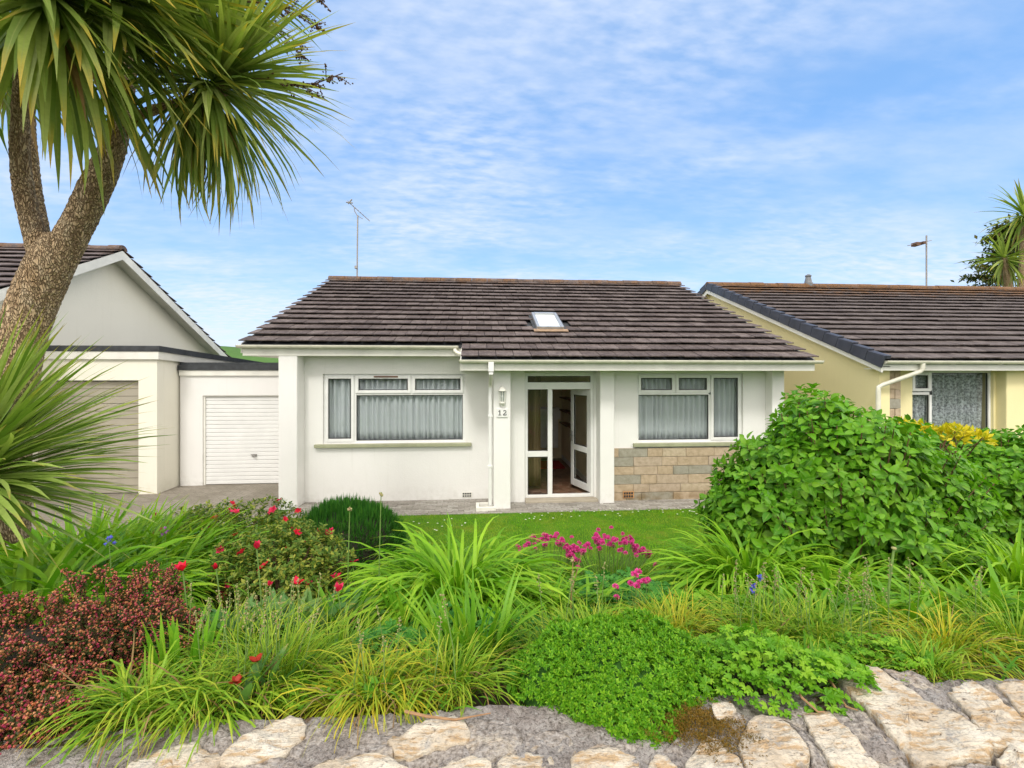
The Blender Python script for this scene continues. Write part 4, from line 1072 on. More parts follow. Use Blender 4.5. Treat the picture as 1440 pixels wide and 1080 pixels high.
def head(parent, c, n, L, W, axis=(0, 0, 1), spread=(85, -60), mat='cordyline', bias=None, dead=0, droopk=1.0, name='leaf_head', sm=6):
    """rosette of sword leaves round a growing point; old leaves hang"""
    c = np.asarray(c, float); u = rng.random(n)**.9
    el = R(spread[0])+(R(spread[1])-R(spread[0]))*u+rng.normal(0, .12, n); az = rng.uniform(0, 6.28, n)
    if bias is not None:
        m = rng.random(n) < bias[1]; az = np.where(m, bias[0]+rng.normal(0, .75, n), az)
    ax = norm(np.asarray(axis, float))
    off = (u-.3)[:, None]*-ax*.22
    b = c+off+rng.normal(0, .015, (n, 3))
    dr = R(18+42*u+rng.normal(0, 9, n))*droopk
    g = Geo(); g.add(*blades(b, az, el, rng.uniform(L*.72, L*1.12, n), rng.uniform(W*.8, W*1.15, n), dr, sm, .22, .3, .17, .02, 1.7, .6))
    g.obj(name, M[mat], parent, smooth=True)
    if dead:
        b = c-ax*.18+rng.normal(0, .03, (dead, 3)); g = Geo()
        g.add(*blades(b, rng.uniform(0, 6.28, dead), R(rng.uniform(-85, -35, dead)), rng.uniform(L*.5, L*.9, dead), W*.6, R(25), 5, 0, .3))
        g.obj('dead_leaves', M['dead_leaf'], parent)
head(tr, T_(62, -40, 2.85), 220, 1.08, .060, (.1, -.1, 1), (60, -66), dead=10, bias=(R(-22), .5), droopk=.55)
head(tr, T_(310, 112, 3.53), 330, .98, .034, (.8, 0, .4), (60, -80), dead=30, bias=(R(-12), .42), droopk=.75)
head(tr, T_(285, -45, 4.0), 270, 1.0, .038, (.4, 0, .8), (75, -75), dead=24, bias=(R(-10), .35))
head(tr, T_(186, -70, 3.9), 200, .95, .042, (0, 0, 1), (70, -75), dead=30, bias=(R(-30), .3))
head(tr, T_(40, 60, 4.4), 170, .80, .042, (0, 0, 1), (75, -65), dead=20)
head(tr, T_(-120, -20, 3.2), 180, 1.0, .058, (0, 0, 1), (70, -75), dead=10)
head(tr, T_(165, -30, 3.1), 120, 1.05, .050, (.3, -.2, .9), (25, -58), bias=(R(-20), .7), droopk=.5)
def panicle(parent, pts, n, L):
    P = np.array(pts); tt = np.linspace(0, len(P)-1, 14); Q = np.stack([np.interp(tt, range(len(P)), P[:, i]) for i in range(3)], 1)
    g = Geo().tube(Q, np.linspace(.008, .003, 14), 6); beads = []
    for i in range(n):
        t = rng.uniform(.35, 1); p = Q[int(t*13)]; d = norm((Q[-1]-Q[0])*.8+rng.normal(0, .5, 3)*np.linalg.norm(Q[-1]-Q[0])); e = p+d*L*rng.uniform(.5, 1)*(1.2-t*.5)+np.array([0, 0, -.03])
        g.tube([p, (p+e)/2+[0, 0, .01], e], [.003, .003, .002], 5)
        for s in np.linspace(.35, 1, 6): beads.append(p+(e-p)*s+rng.normal(0, .007, 3))
    b = np.array(beads); scatter(g, BEAD, b, rand_dir(len(b))*.6+[.9, 0, -.2], rand_dir(len(b))*.5, rng.uniform(.010, .022, len(b)))
    g.obj('seed_panicle', M['panicle'], parent)
panicle(tr, [T_(330,110,3.5), T_(380,112,3.4), T_(432,122,3.35), T_(482,103,3.3)], 20, .16)
panicle(tr, [T_(320,0,4.0), T_(380,5,3.8), T_(425,25,3.7), T_(450,45,3.6)], 18, .18)
panicle(tr, [T_(340,-40,4.0), T_(390,-30,3.8), T_(435,-8,3.7), T_(458,8,3.6)], 18, .18)
panicle(tr, [T_(330,60,3.8), T_(370,30,3.7), T_(410,60,3.6), T_(425,85,3.6)], 14, .16)
g = Geo()   # pale dry strings hanging by the trunk
for a in ([(213,0),(214,35),(220,65),(232,90)], [(232,0),(236,30),(243,60),(238,85)], [(216,60),(228,85),(245,110),(252,120)]):
    g.tube([T_(p[0], p[1], 3.35) for p in a], [.006, .006, .005, .002], 6)
g.obj('dry_stalk', M['dead_leaf'], tr)

# young spiky cordyline in front of the trunk
yx = T_(-40, 655, 3.15); yc = thing('young_cordyline', 'low spiky plant with a dense head of sword leaves, in front of the palm trunk', 'spiky plant', (yx[0], yx[1], gz(yx[0], yx[1])))
Geo().tube([(yx[0], yx[1], gz(yx[0], yx[1])-.05), (yx[0]+.02, yx[1], yx[2]-.3), (yx[0], yx[1], yx[2]-.02)], [.09, .075, .06], 14).obj('trunk', M['bark'], yc, smooth=True)
head(yc, yx, 340, 1.0, .034, (0, 0, 1), (85, -18), 'cordyline_low', (R(14), .78), 8, .45)

# far right: cordyline and a dark loose tree beyond the yellow house
fx = at(1412, 19.0, 362); fc = thing('distant_cordyline', 'cabbage palm with spiky leaf heads rising above the yellow bungalow roof at the right edge', 'palm tree', (fx[0], 19, 0))
Geo().tube([(fx[0]+.9, 19, 0), (fx[0]+.5, 19, 4.5), (fx[0]+.05, 19, fx[2]-.3), tuple(fx)], [.24, .2, .12, .1], 10).tube([(fx[0]+.5, 19, 4.3), (fx[0]+1.0, 19.1, 6.5), (fx[0]+1.15, 19.1, 9.2)], [.18, .14, .1], 10).obj('trunk', M['bark'], fc)
head(fc, fx, 80, 1.6, .11, (0, 0, 1), (75, -80), dead=10, sm=5)
head(fc, fx+[1.15, .1, 2.0], 90, 1.8, .10, (0, 0, 1), (75, -70), dead=8, sm=5)
cx = at(1440, 24.0, 378); ct = thing('dark_tree', 'dark loose evergreen tree with layered branches behind the distant cabbage palm', 'tree', (cx[0], 24, 0))
g = Geo().tube([(cx[0], 24, 0), (cx[0]+.1, 24, 5), (cx[0], 24, cx[2]+2.6)], [.3, .22, .05], 10); lv = []; fw = []
for i in range(70):
    z = rng.uniform(4.6, cx[2]+2.4); a = rng.uniform(0, 6.28); L = 3.3*(1-((z-6.5)/5.0)**2*.75)*rng.uniform(.6, 1.05)
    if L < .3: L = .5
    p = np.array([cx[0], 24, z]); e = p+np.array([math.cos(a)*L, math.sin(a)*L, rng.uniform(-.1, .5)])
    g.tube([p, (p+e)/2+[0, 0, .12], e], [.05, .03, .012], 5)
    m = 150; s = rng.uniform(.25, 1.0, m)[:, None]; q = p+(e-p)*s+rng.normal(0, .20, (m, 3))*[1, 1, .45]
    lv.append(q); fw.append((e-p)*.3+rng.normal(0, .8, (m, 3)))
g.obj('trunk', M['woody'], ct)
lv = np.vstack(lv); fw = np.vstack(fw); g = Geo(); scatter(g, SMALL, lv, fw, rand_dir(len(lv))*.5+[0, 0, 1], rng.uniform(.20, .36, len(lv))); g.obj('crown', M['conifer'], ct)

rng = np.random.default_rng(105)
# ================================================================ hydrangea bushes
def leafy_bush(name, label, cat, blobs, base, nshoot, leaf, mats, cut=None, group=None, frac=.14):
    t = thing(name, label, cat, base, group)
    st = Geo(); A = [Geo(), Geo()]
    tot = sum(b[3] for b in blobs)
    for c, r, lo, wgt in blobs:
        n = int(nshoot*wgt/tot); p, nr = shell(n, c, r, lo, .115, .14)
        keep = p[:, 2] > ground_z(p[:, 0], p[:, 1])+.05
        if cut is not None: keep &= cut(p)
        p, nr = p[keep], nr[keep]
        d = norm(nr*[1, 1, .8]+[0, 0, .55]+rng.normal(0, .28, nr.shape))
        for i in range(0, len(p), 5):
            root = np.array([base[0]+(p[i, 0]-base[0])*.35, base[1]+(p[i, 1]-base[1])*.35, gz(base[0], base[1])])
            mid = root*.45+p[i]*.55+np.array([0, 0, -.06])
            st.tube([root, mid, p[i]], [.010, .007, .004], 5, False)
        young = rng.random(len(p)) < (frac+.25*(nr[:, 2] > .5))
        for which, sel in ((0, ~young), (1, young)):
            q, dd = p[sel], d[sel]; m = len(q)
            if not m: continue
            ref = rand_dir(m); u = norm(np.cross(dd, ref)); w = np.cross(dd, u)
            for lev, (back, ang, sz) in enumerate([(0, 38, .55), (.025, 58, .85), (.07, 74, 1.05), (.13, 88, 1.1)]):
                for s in (0, 1):
                    a = (lev % 2)*math.pi/2+s*math.pi+rng.normal(0, .25, m)
                    out = u*np.cos(a)[:, None]+w*np.sin(a)[:, None]
                    an = R(ang+rng.normal(0, 12, m))[:, None]
                    f = dd*np.cos(an)+out*np.sin(an)+np.array([0, 0, -.16])
                    up = dd*np.sin(an)-out*np.cos(an)
                    scatter(A[which], LEAF, q-dd*back+out*.012, f, up+rng.normal(0, .18, (m, 3)), leaf*sz*rng.uniform(.75, 1.2, m))
    st.obj('stems', M['woody'], t)
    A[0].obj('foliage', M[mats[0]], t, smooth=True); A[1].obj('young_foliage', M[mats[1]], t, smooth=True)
    return t
rng = np.random.default_rng(5)
hx_, hy_ = at(1195, 4.05), 4.05
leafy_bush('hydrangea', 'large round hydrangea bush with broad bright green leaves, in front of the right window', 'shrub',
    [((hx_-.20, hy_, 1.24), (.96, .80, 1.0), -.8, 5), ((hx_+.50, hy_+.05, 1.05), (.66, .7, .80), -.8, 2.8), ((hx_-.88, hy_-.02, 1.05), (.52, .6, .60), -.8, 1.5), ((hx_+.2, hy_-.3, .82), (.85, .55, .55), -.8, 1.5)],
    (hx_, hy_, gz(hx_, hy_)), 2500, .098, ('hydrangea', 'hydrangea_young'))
h2x = at(1430, 4.9)
leafy_bush('leafy_hedge', 'wide leafy green bush behind and right of the large round hydrangea', 'shrub',
    [((h2x, 5.0, .95), (1.05, .7, .84), -.7, 3), ((h2x+1.3, 5.0, 1.0), (.9, .7, .95), -.7, 2), ((h2x-.7, 5.3, 1.0), (.7, .6, .80), -.7, 1.6)], (h2x, 5.0, gz(h2x, 5.0)), 1700, .098, ('hydrangea', 'hydrangea_young'), frac=.22)
for px, Y, w, top, lab in ((1280, 4.75, .17, 586, 'small golden leaved shrub showing above the hedge, left of the wider golden one'), (1342, 4.55, .30, 592, 'wide golden leaved shrub showing above the leafy hedge')):
    c = at(px, Y, top+14); t = thing('golden_shrub', lab, 'shrub', (c[0], Y, gz(c[0], Y)), 'golden shrubs above the hedge')
    p, nr = shell(300, c-[0, 0, .07], (w*.85, .25, .11), -.3, .2, .2); g = Geo()
    scatter(g, SMALL, p, nr+rng.normal(0, .6, nr.shape)+[0, 0, .4], nr+[0, 0, .5], rng.uniform(.05, .09, len(p))); g.obj('foliage', M['golden'], t)
    g = Geo()
    for i in range(12): g.tube([(c[0], Y, gz(c[0], Y)), (c[0]+rng.uniform(-.2, .2), Y, c[2]-.3), p[i*9]], [.012, .008, .004], 5)
    g.obj('stems', M['woody'], t)

rng = np.random.default_rng(106)
# ================================================================ azaleas, needle mound, heather, cushion
def petals(g, c, d, n, L, W, open_=55, cup=.0):
    d = norm(np.asarray(d, float)); u = norm(np.cross(d, [.3, .2, 1])); w = np.cross(d, u); TP = template_leaf(W/L, 3, .12, .25+cup, 'ovate')
    a = np.arange(n)*2*math.pi/n+rng.uniform(0, 6); out = u*np.cos(a)[:, None]+w*np.sin(a)[:, None]
    f = d*math.cos(R(open_))+out*math.sin(R(open_)); up = d*math.sin(R(open_))-out*math.cos(R(open_))
    scatter(g, TP, np.tile(c, (n, 1)), f, up, L*rng.uniform(.9, 1.1, n))
def azalea(label, px, Y, r, ctop, n, flowers, seedcol):
    top = at(px, Y, ctop); z0 = gz(top[0], Y); rz_ = (top[2]-z0)*.62
    c = np.array([top[0], Y, top[2]-rz_]); t = thing('azalea', label, 'shrub', (c[0], Y, z0), 'azaleas in the flower bed')
    p, nr = shell(n, c, (r, r*.75, rz_), -.7, .12, .14); d = norm(nr+[0, 0, .6]+rng.normal(0, .3, nr.shape)); g = Geo(); st = Geo()
    for k in range(9):
        a = k*2.4+rng.normal(0, .2, len(p)); u = norm(np.cross(d, rand_dir(len(p)))); f = d*rng.uniform(.2, .9, (len(p), 1))+u
        scatter(g, SMALL, p-d*.012*k*.5, f, d, rng.uniform(.030, .050, len(p)))
    g.obj('foliage', M['azalea'], t)
    for i in range(0, len(p), 24): st.tube([(c[0]+(p[i, 0]-c[0])*.2, Y+(p[i, 1]-Y)*.2, z0), p[i]*.6+np.array([c[0], Y, z0])*.4, p[i]], [.008, .006, .003], 5, False)
    st.obj('stems', M['woody'], t)
    protos = []
    for v in range(2):
        f = Geo()
        for j in range(2): petals(f, np.array([.012*j, .008*j, .004*j]), (rng.normal(0, .4), -.5, .8), 5, .036, .026, 50)
        protos.append(f)
    front = [i for i in range(len(p)) if nr[i, 1] < .3 and nr[i, 2] > -.1]; meshes = [q.mesh('flower', smooth=True) for q in protos]
    for i in range(flowers):
        j = front[int(rng.integers(len(front)))]
        o = bpy.data.objects.new('flower', meshes[i % 2]); COL.objects.link(o); o.parent = t
        if not meshes[i % 2].materials: meshes[i % 2].materials.append(M['pink_red' if i % 2 else 'red_petal'])
        w = p[j]+nr[j]*.03; o.location = (w[0]-c[0], w[1]-Y, w[2]-z0); o.rotation_euler = (rng.normal(0, .4), rng.normal(0, .4), rng.uniform(0, 6)); o.scale = (rng.uniform(.8, 1.4),)*3
    return t
azalea('azalea bush with small red flowers standing beside the driveway, farther of the two', 318, 4.9, .86, 708, 1800, 30, 0)
azalea('azalea bush with scattered red flowers, nearer one in the middle of the bed', 395, 3.8, .58, 742, 1400, 14, 1)
c = at(489, 5.7, 748); t = thing('needle_shrub', 'dense dark green rounded shrub with needle leaves, below the large left window', 'shrub', (c[0], 5.7, gz(c[0], 5.7)))
p, nr = shell(2600, (c[0], 5.7, .34), (.70, .6, .52), -.5, .05, .06); g = Geo()
m = len(p); az = np.arctan2(nr[:, 1], nr[:, 0]); 
for k in range(5): g.add(*blades(p-nr*.05+rng.normal(0, .02, p.shape), az+rng.normal(0, .7, m), R(np.clip(np.degrees(np.arcsin(nr[:, 2]))+30+rng.normal(0, 18, m), -10, 88)), rng.uniform(.07, .14, m), .009, R(rng.uniform(-10, 25, m)), 2, 0))
g.obj('foliage', M['needle'], t)
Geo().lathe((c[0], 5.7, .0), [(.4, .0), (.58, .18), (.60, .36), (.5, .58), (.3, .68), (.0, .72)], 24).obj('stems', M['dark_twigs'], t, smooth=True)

hc = np.array([-2.3, 2.22, 1.02]); t = thing('heather', 'low spreading heather covered in dusky pink and rust bells, at the bottom left corner', 'heather', (hc[0], hc[1], gz(hc[0], hc[1])))
bl = [((-2.36, 2.20, .96), (.70, .50, .32), 1.0), ((-1.80, 1.84, 1.0), (.34, .30, .22), .5), ((-2.45, 1.85, .98), (.6, .4, .30), .6), ((-1.95, 2.55, 1.0), (.36, .36, .30), .5)]
g = Geo(); gb = Geo(); gs = Geo()
for c_, r_, w_ in bl:
    p, nr = shell(int(3600*w_), c_, r_, -.45, .24, .08); d = norm(nr+[0, 0, .5]+rng.normal(0, .35, nr.shape)); m = len(p)
    for k in range(14):
        u = rand_dir(m); scatter(g, DIA, p-d*(.006*k), u+d*.7, d, .019)
    sel = rng.random(m) < .9; q, dd = p[sel], d[sel]
    for k in range(7):
        u = norm(np.cross(dd, rand_dir(len(q)))); scatter(gb, BEAD, q-dd*(rng.uniform(-.008, .042, (len(q), 1)))+u*.009, u*.8-dd*.3+[0, 0, -.3], dd, rng.uniform(.008, .014, len(q)))
    for i in range(0, m, 14): gs.tube([p[i]*.3+np.array(c_)*.7-[0, 0, .1], p[i]], [.004, .002], 4, False)
g.obj('foliage', M['heather_leaf'], t); gb.obj('bells', M['heather_bell'], t); gs.obj('stems', M['woody'], t)
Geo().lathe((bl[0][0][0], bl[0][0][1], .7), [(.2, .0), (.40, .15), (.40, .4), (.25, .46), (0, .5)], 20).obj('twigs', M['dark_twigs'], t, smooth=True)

cc = np.array([at(862, 1.98), 1.98, .99]); t = thing('cushion_plant', 'dense bright green cushion of tiny leaves spilling over the stone wall', 'cushion plant', (cc[0], cc[1], gz(*cc[:2])))
bl = [(cc, (.41, .40, .29), 1.0), (cc+[.02, -.24, -.02], (.30, .20, .17), .45), (cc+[.22, .06, -.02], (.30, .34, .30), .4), (cc+[-.22, .02, 0], (.24, .3, .25), .35)]
g = Geo(); gb = Geo()
for c_, r_, w_ in bl:
    p, nr = shell(int(5800*w_), c_, r_, -.25, .09, .04); d = norm(nr+rng.normal(0, .25, nr.shape)+[0, 0, .2]); m = len(p); u = norm(np.cross(d, rand_dir(m))); w = np.cross(d, u)
    for k in range(7):
        a = k*2*math.pi/5+rng.normal(0, .2, m); out = u*np.cos(a)[:, None]+w*np.sin(a)[:, None]; q = .9 if k < 5 else .35
        scatter(g, SMALL, p-d*(.006 if k < 5 else 0), d*(.5 if k < 5 else 1.2)+out*q, d, rng.uniform(.013, .021, m))
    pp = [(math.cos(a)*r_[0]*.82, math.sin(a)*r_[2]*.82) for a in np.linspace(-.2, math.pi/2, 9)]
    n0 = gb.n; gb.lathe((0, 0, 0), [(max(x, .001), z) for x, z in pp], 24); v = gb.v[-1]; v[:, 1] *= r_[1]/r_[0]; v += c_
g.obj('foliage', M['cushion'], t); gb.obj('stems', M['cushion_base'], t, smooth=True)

rng = np.random.default_rng(107)
# ================================================================ strap leaved plants
clump('daylily', 'big arching daylily clump in the middle of the flower bed', 'daylily', 642, 3.30, 900, .36, (.62, .95), .027, M['daylily'], (40, 88), (95, 165), .8, 8, .25, 'daylily clumps')
clump('daylily', 'arching daylily clump at the foot of the large round hydrangea', 'daylily', 1055, 3.50, 720, .32, (.60, .88), .025, M['daylily'], (40, 88), (95, 165), .8, 8, .25, 'daylily clumps')
clump('daylily', 'daylily clump at the right edge, under the leafy hedge', 'daylily', 1432, 3.15, 420, .32, (.55, .85), .021, M['daylily'], (40, 88), (90, 160), .8, 7, .25, 'daylily clumps')
clump('daylily', 'darker strap leaved clump in the shade under the hydrangea', 'daylily', 1165, 3.15, 340, .3, (.42, .66), .018, M['iris'], (35, 85), (80, 150), .8, 7, .25, 'daylily clumps')
clump('strap_leaf_plant', 'broad bright strap leaves below the spiky plant, at the left edge', 'plant', 40, 3.05, 200, .40, (.62, .95), .046, M['iris'], (50, 85), (70, 150), .6, 7, .3, 'strap leaved plants')
clump('strap_leaf_plant', 'narrow strap leaves beside the azalea and the driveway', 'plant', 205, 3.8, 360, .46, (.62, .95), .030, M['iris'], (50, 88), (60, 150), .6, 7, .25, 'strap leaved plants')
clump('strap_leaf_plant', 'thin strap leaves between the spiky plant and the heather', 'plant', 120, 3.3, 260, .42, (.58, .9), .030, M['daylily'], (45, 85), (70, 150), .6, 7, .25, 'strap leaved plants')
clump('strap_leaf_plant', 'tall strap leaves at the edge of the driveway, left of the farther azalea', 'plant', 232, 4.6, 320, .48, (.7, 1.0), .034, M['daylily'], (62, 88), (40, 110), .6, 7, .25, 'strap leaved plants')
clump('strap_leaf_plant', 'tall strap leaves behind the bluebell, under the tips of the spiky plant', 'plant', 130, 4.2, 380, .55, (.75, 1.05), .036, M['daylily'], (62, 88), (40, 110), .6, 7, .25, 'strap leaved plants')
clump('spent_tulip', 'broad grey green tulip leaves in front of the nearer azalea', 'tulip', 420, 2.85, 70, .30, (.26, .42), .060, M['tulip_leaf'], (45, 82), (30, 90), .6, 6, .3, 'leaf clumps of spent tulips')
clump('spent_tulip', 'broad grey green tulip leaves right of the heather top', 'tulip', 318, 2.75, 60, .26, (.24, .38), .060, M['tulip_leaf'], (45, 82), (30, 90), .6, 6, .3, 'leaf clumps of spent tulips')
clump('strap_leaf_plant', 'mid green strap leaves right of the big daylily, below the pink thrift', 'plant', 770, 3.0, 200, .34, (.36, .56), .024, M['iris'], (40, 85), (70, 150), .6, 7, .25, 'strap leaved plants')
clump('strap_leaf_plant', 'mid green strap leaves between the bluebells and the bare seed stem', 'plant', 1150, 2.62, 200, .34, (.32, .50), .022, M['iris'], (40, 85), (70, 150), .6, 7, .25, 'strap leaved plants')
clump('strap_leaf_plant', 'mid green strap leaves behind the golden tuft at the right end', 'plant', 1345, 2.65, 200, .32, (.32, .5), .024, M['iris'], (40, 85), (70, 150), .6, 7, .25, 'strap leaved plants')
clump('iris', 'fan of upright iris blades rising from the tufts above the left end of the wall', 'iris', 256, 2.15, 18, .11, (.26, .38), .036, M['iris'], (75, 88), (4, 22), .5, 5, .3, 'irises in the bed')
clump('iris', 'iris blades beside the left flank of the cushion plant', 'iris', 664, 2.35, 60, .16, (.34, .52), .022, M['iris'], (60, 88), (15, 60), .6, 6, .3, 'irises in the bed')
clump('iris', 'small iris fan standing in front of the big daylily', 'iris', 578, 2.75, 12, .09, (.32, .44), .042, M['iris'], (72, 86), (5, 25), .5, 5, .3, 'irises in the bed')
clump('iris', 'iris blades at the foot of the tall seed stem', 'iris', 1260, 2.45, 34, .12, (.24, .40), .034, M['iris'], (45, 85), (15, 70), .6, 6, .3, 'irises in the bed')
clump('iris', 'broad iris leaves leaning at the right edge of the bed', 'iris', 1412, 2.5, 12, .12, (.30, .48), .055, M['iris'], (45, 80), (15, 60), .6, 6, .3, 'irises in the bed')
clump('iris', 'lone iris fan among the tulip leaves left of the big daylily', 'iris', 488, 2.9, 12, .12, (.30, .42), .036, M['iris'], (60, 86), (8, 40), .6, 6, .3, 'irises in the bed')
TU = [('arching yellow green grass tuft hanging over the wall, nearest the heather', 205, 1.95, 430, .17, (.24, .44), .0085, 'tuft', (20, 85), (110, 200)),
      ('arching grass tuft on the wall edge, second from the heather', 295, 1.94, 400, .17, (.20, .40), .0080, 'tuft', (20, 85), (110, 200)),
      ('loose upright grass tuft with thin stalks, above the pale stone in the wall', 385, 2.15, 460, .20, (.26, .44), .0058, 'tuft', (45, 88), (40, 120)),
      ('golden orange grass tuft left of the cushion plant', 525, 1.99, 560, .19, (.22, .40), .0060, 'tuft_gold', (20, 85), (100, 190)),
      ('green grass tuft between the golden tuft and the cushion plant', 625, 2.05, 360, .17, (.22, .36), .006, 'tuft', (40, 88), (60, 140)),
      ('bright golden grass tuft behind the cushion plant', 948, 2.55, 420, .17, (.24, .40), .0062, 'tuft_gold', (35, 88), (60, 150)),
      ('tall green tuft with seed stalks behind the lobed leaves', 1070, 2.45, 340, .24, (.24, .40), .0075, 'tuft', (40, 88), (50, 140)),
      ('fine green grass tuft at the right of the lobed leaves', 1150, 2.30, 380, .20, (.22, .38), .006, 'tuft', (40, 88), (60, 140)),
      ('golden grass tuft growing at the right end of the wall', 1330, 2.15, 420, .20, (.20, .36), .006, 'tuft_gold', (30, 85), (60, 150)),
      ('mixed grass tuft at the right edge above the wall', 1430, 2.2, 420, .22, (.22, .38), .006, 'tuft', (35, 88), (60, 150)),
      ('low grass tuft behind the slabs near the right end of the wall', 1300, 1.95, 300, .16, (.14, .26), .006, 'tuft', (30, 85), (70, 150)),
      ('thin grass tuft in front of the iris blades at the wall', 1225, 2.25, 260, .15, (.18, .30), .006, 'tuft', (35, 88), (60, 150)),
      ('grass tuft behind the loose upright one, under the azalea', 330, 2.55, 220, .24, (.26, .42), .008, 'tuft', (45, 88), (50, 130)),
      ('grass tuft in front of the tulip leaves, left of the big daylily', 470, 2.45, 220, .2, (.24, .38), .0075, 'tuft', (45, 88), (50, 130)),
      ('fine tuft on the far side of the cushion plant', 830, 2.36, 460, .34, (.22, .36), .006, 'tuft', (50, 88), (50, 120))]
tufts = []
for lab, px, Y, n, rad, L, W, mt, el, dr in TU:
    tt, xy = clump('grass_tuft', lab, 'grass tuft', px, Y, n, rad, L, W, M[mt], el, dr, .6, 6, 0, 'grass tufts in the bed', part='blades'); tufts.append((tt, xy)); nd = n//7; b, a = circle(nd, xy, rad*1.1, .6)
    Geo().add(*blades(b, a+rng.normal(0, .8, nd), R(rng.uniform(5, 70, nd)), rng.uniform(L[0]*.6, L[1]*.95, nd), W*.8, R(rng.uniform(60, 190, nd)), 6, sway=.5)).obj('dead_blades', M['dead_leaf'], tt)
# thin seed stalks belong to the upright tufts: each stalk a part, its seed head a sub-part
protos = []
for v in range(4):
    e = np.array([rng.normal(0, .03), rng.normal(0, .03), .42]); z0_ = np.zeros(3)
    g = Geo().tube([z0_, e*.5+rng.normal(0, .008, 3), e], [.0028, .0024, .002], 5, False); q = np.linspace(.78, 1.0, 14)[:, None]*e+rng.normal(0, .006, (14, 3)); gb = Geo(); scatter(gb, BEAD, q, rand_dir(14), rand_dir(14), rng.uniform(.006, .012, 14)); 
    ms = g.mesh('stalk'); ms.materials.append(M['green_stem']); mh = gb.mesh('seed_head'); mh.materials.append(M['seed']); protos.append((ms, mh))
for idx, n in ((2, 20), (6, 14), (7, 8), (11, 10), (12, 14), (3, 6), (14, 6), (9, 8)):
    tt, (x, y) = tufts[idx]
    for i in range(n):
        ms, mh = protos[i % 4]; bx, by = x+rng.normal(0, .16), y+rng.normal(0, .10)
        o = bpy.data.objects.new('stalk', ms); COL.objects.link(o); o.parent = tt; o.location = tuple(np.array([bx, by, gz(bx, by)])-np.array(tt.location)); o.rotation_euler = (rng.normal(0, .08), rng.normal(0, .08), rng.uniform(0, 6)); o.scale = (1, 1, rng.uniform(.7, 1.15))
        h = bpy.data.objects.new('seed_head', mh); COL.objects.link(h); h.parent = o

rng = np.random.default_rng(108)
# ================================================================ lobed leaf geraniums, rosettes, thrift
def geranium(label, px, Y, rx, ry, h, n, mat, size, group='lobed leaf geraniums', front=0):
    x = at(px, Y); t = thing('geranium', label, 'geranium', (x, Y, gz(x, Y)), group)
    a = rng.uniform(0, 6.28, n); q = np.sqrt(rng.random(n)); bx = x+q*np.cos(a)*rx; by = Y+q*np.sin(a)*ry
    lump = .7+.3*np.sin(bx*9)*np.sin(by*8+1)
    z = ground_z(bx, by)+h*(1-q**2*.75)*lump*rng.uniform(.45, 1.05, n)+.03
    p = np.stack([bx, by, z], 1); out = np.stack([np.cos(a)*q, np.sin(a)*q-.25, np.full(n, .1)], 1)
    f = norm(out+rng.normal(0, .5, (n, 3))*[1, 1, .35]); up = norm(np.stack([np.cos(a)*q*.6, np.sin(a)*q*.6-.35, np.ones(n)], 1)+rng.normal(0, .3, (n, 3)))
    g = Geo(); scatter(g, LOBED, p, f, up, size*rng.uniform(.6, 1.15, n)); g.obj('foliage', M[mat], t)
    s = Geo()
    for i in range(0, n, 3): s.tube([(x+(bx[i]-x)*.75, Y+(by[i]-Y)*.75, gz(bx[i], by[i])-.01), p[i]+f[i]*size*.2], [.003, .002], 4, False)
    s.obj('stems', M['green_stem'], t); return t
geranium('patch of bright lobed leaves spilling over the wall, right of the cushion plant', 1075, 1.98, .42, .34, .20, 620, 'geranium', .052)
geranium('low lobed leaves creeping onto the big pale slab', 1215, 2.12, .30, .22, .11, 260, 'geranium', .048)
geranium('dark lobed leaves in front of the big daylily', 672, 2.72, .42, .30, .24, 330, 'geranium_dark', .075)
geranium('dark lobed leaves behind the cushion plant, below the pink thrift', 860, 3.35, .62, .50, .26, 640, 'geranium_dark', .07)
geranium('dark lobed leaves at the lower left of the big daylily', 560, 2.45, .26, .2, .16, 150, 'geranium_dark', .06)
geranium('few lobed leaves at the foot of the golden orange tuft', 480, 2.05, .3, .2, .10, 70, 'geranium', .05)
geranium('lobed leaves between the heather and the nearer azalea', 265, 3.0, .40, .3, .18, 230, 'geranium_dark', .065)
geranium('lobed leaves around the second daylily', 985, 2.95, .36, .3, .2, 240, 'geranium', .06)
for lab, px, Y in (('blue green leaf rosette left of the heather top', 96, 2.75), ('blue green leaf rosette behind the heather', 222, 2.72)):
    x = at(px, Y); t = thing('sedum_rosette', lab, 'succulent', (x, Y, gz(x, Y)), 'blue green rosettes'); g = Geo()
    for k in range(9):
        c0 = np.array([x+rng.normal(0, .09), Y+rng.normal(0, .07), 0]); c0[2] = gz(c0[0], c0[1])+.14+rng.uniform(0, .05)
        for e, m, s in ((15, 8, .062), (40, 7, .05), (68, 5, .034)):
            a = np.arange(m)*6.283/m+rng.uniform(0, 6); f = np.stack([np.cos(a)*math.cos(R(e)), np.sin(a)*math.cos(R(e)), np.full(m, math.sin(R(e)))], 1)
            scatter(g, template_leaf(.6, 3, .1, -.1, 'spat'), np.tile(c0, (m, 1)), f, np.tile([0, 0, 1.0], (m, 1)), s)
    g.obj('leaves', M['sedum'], t, smooth=True)
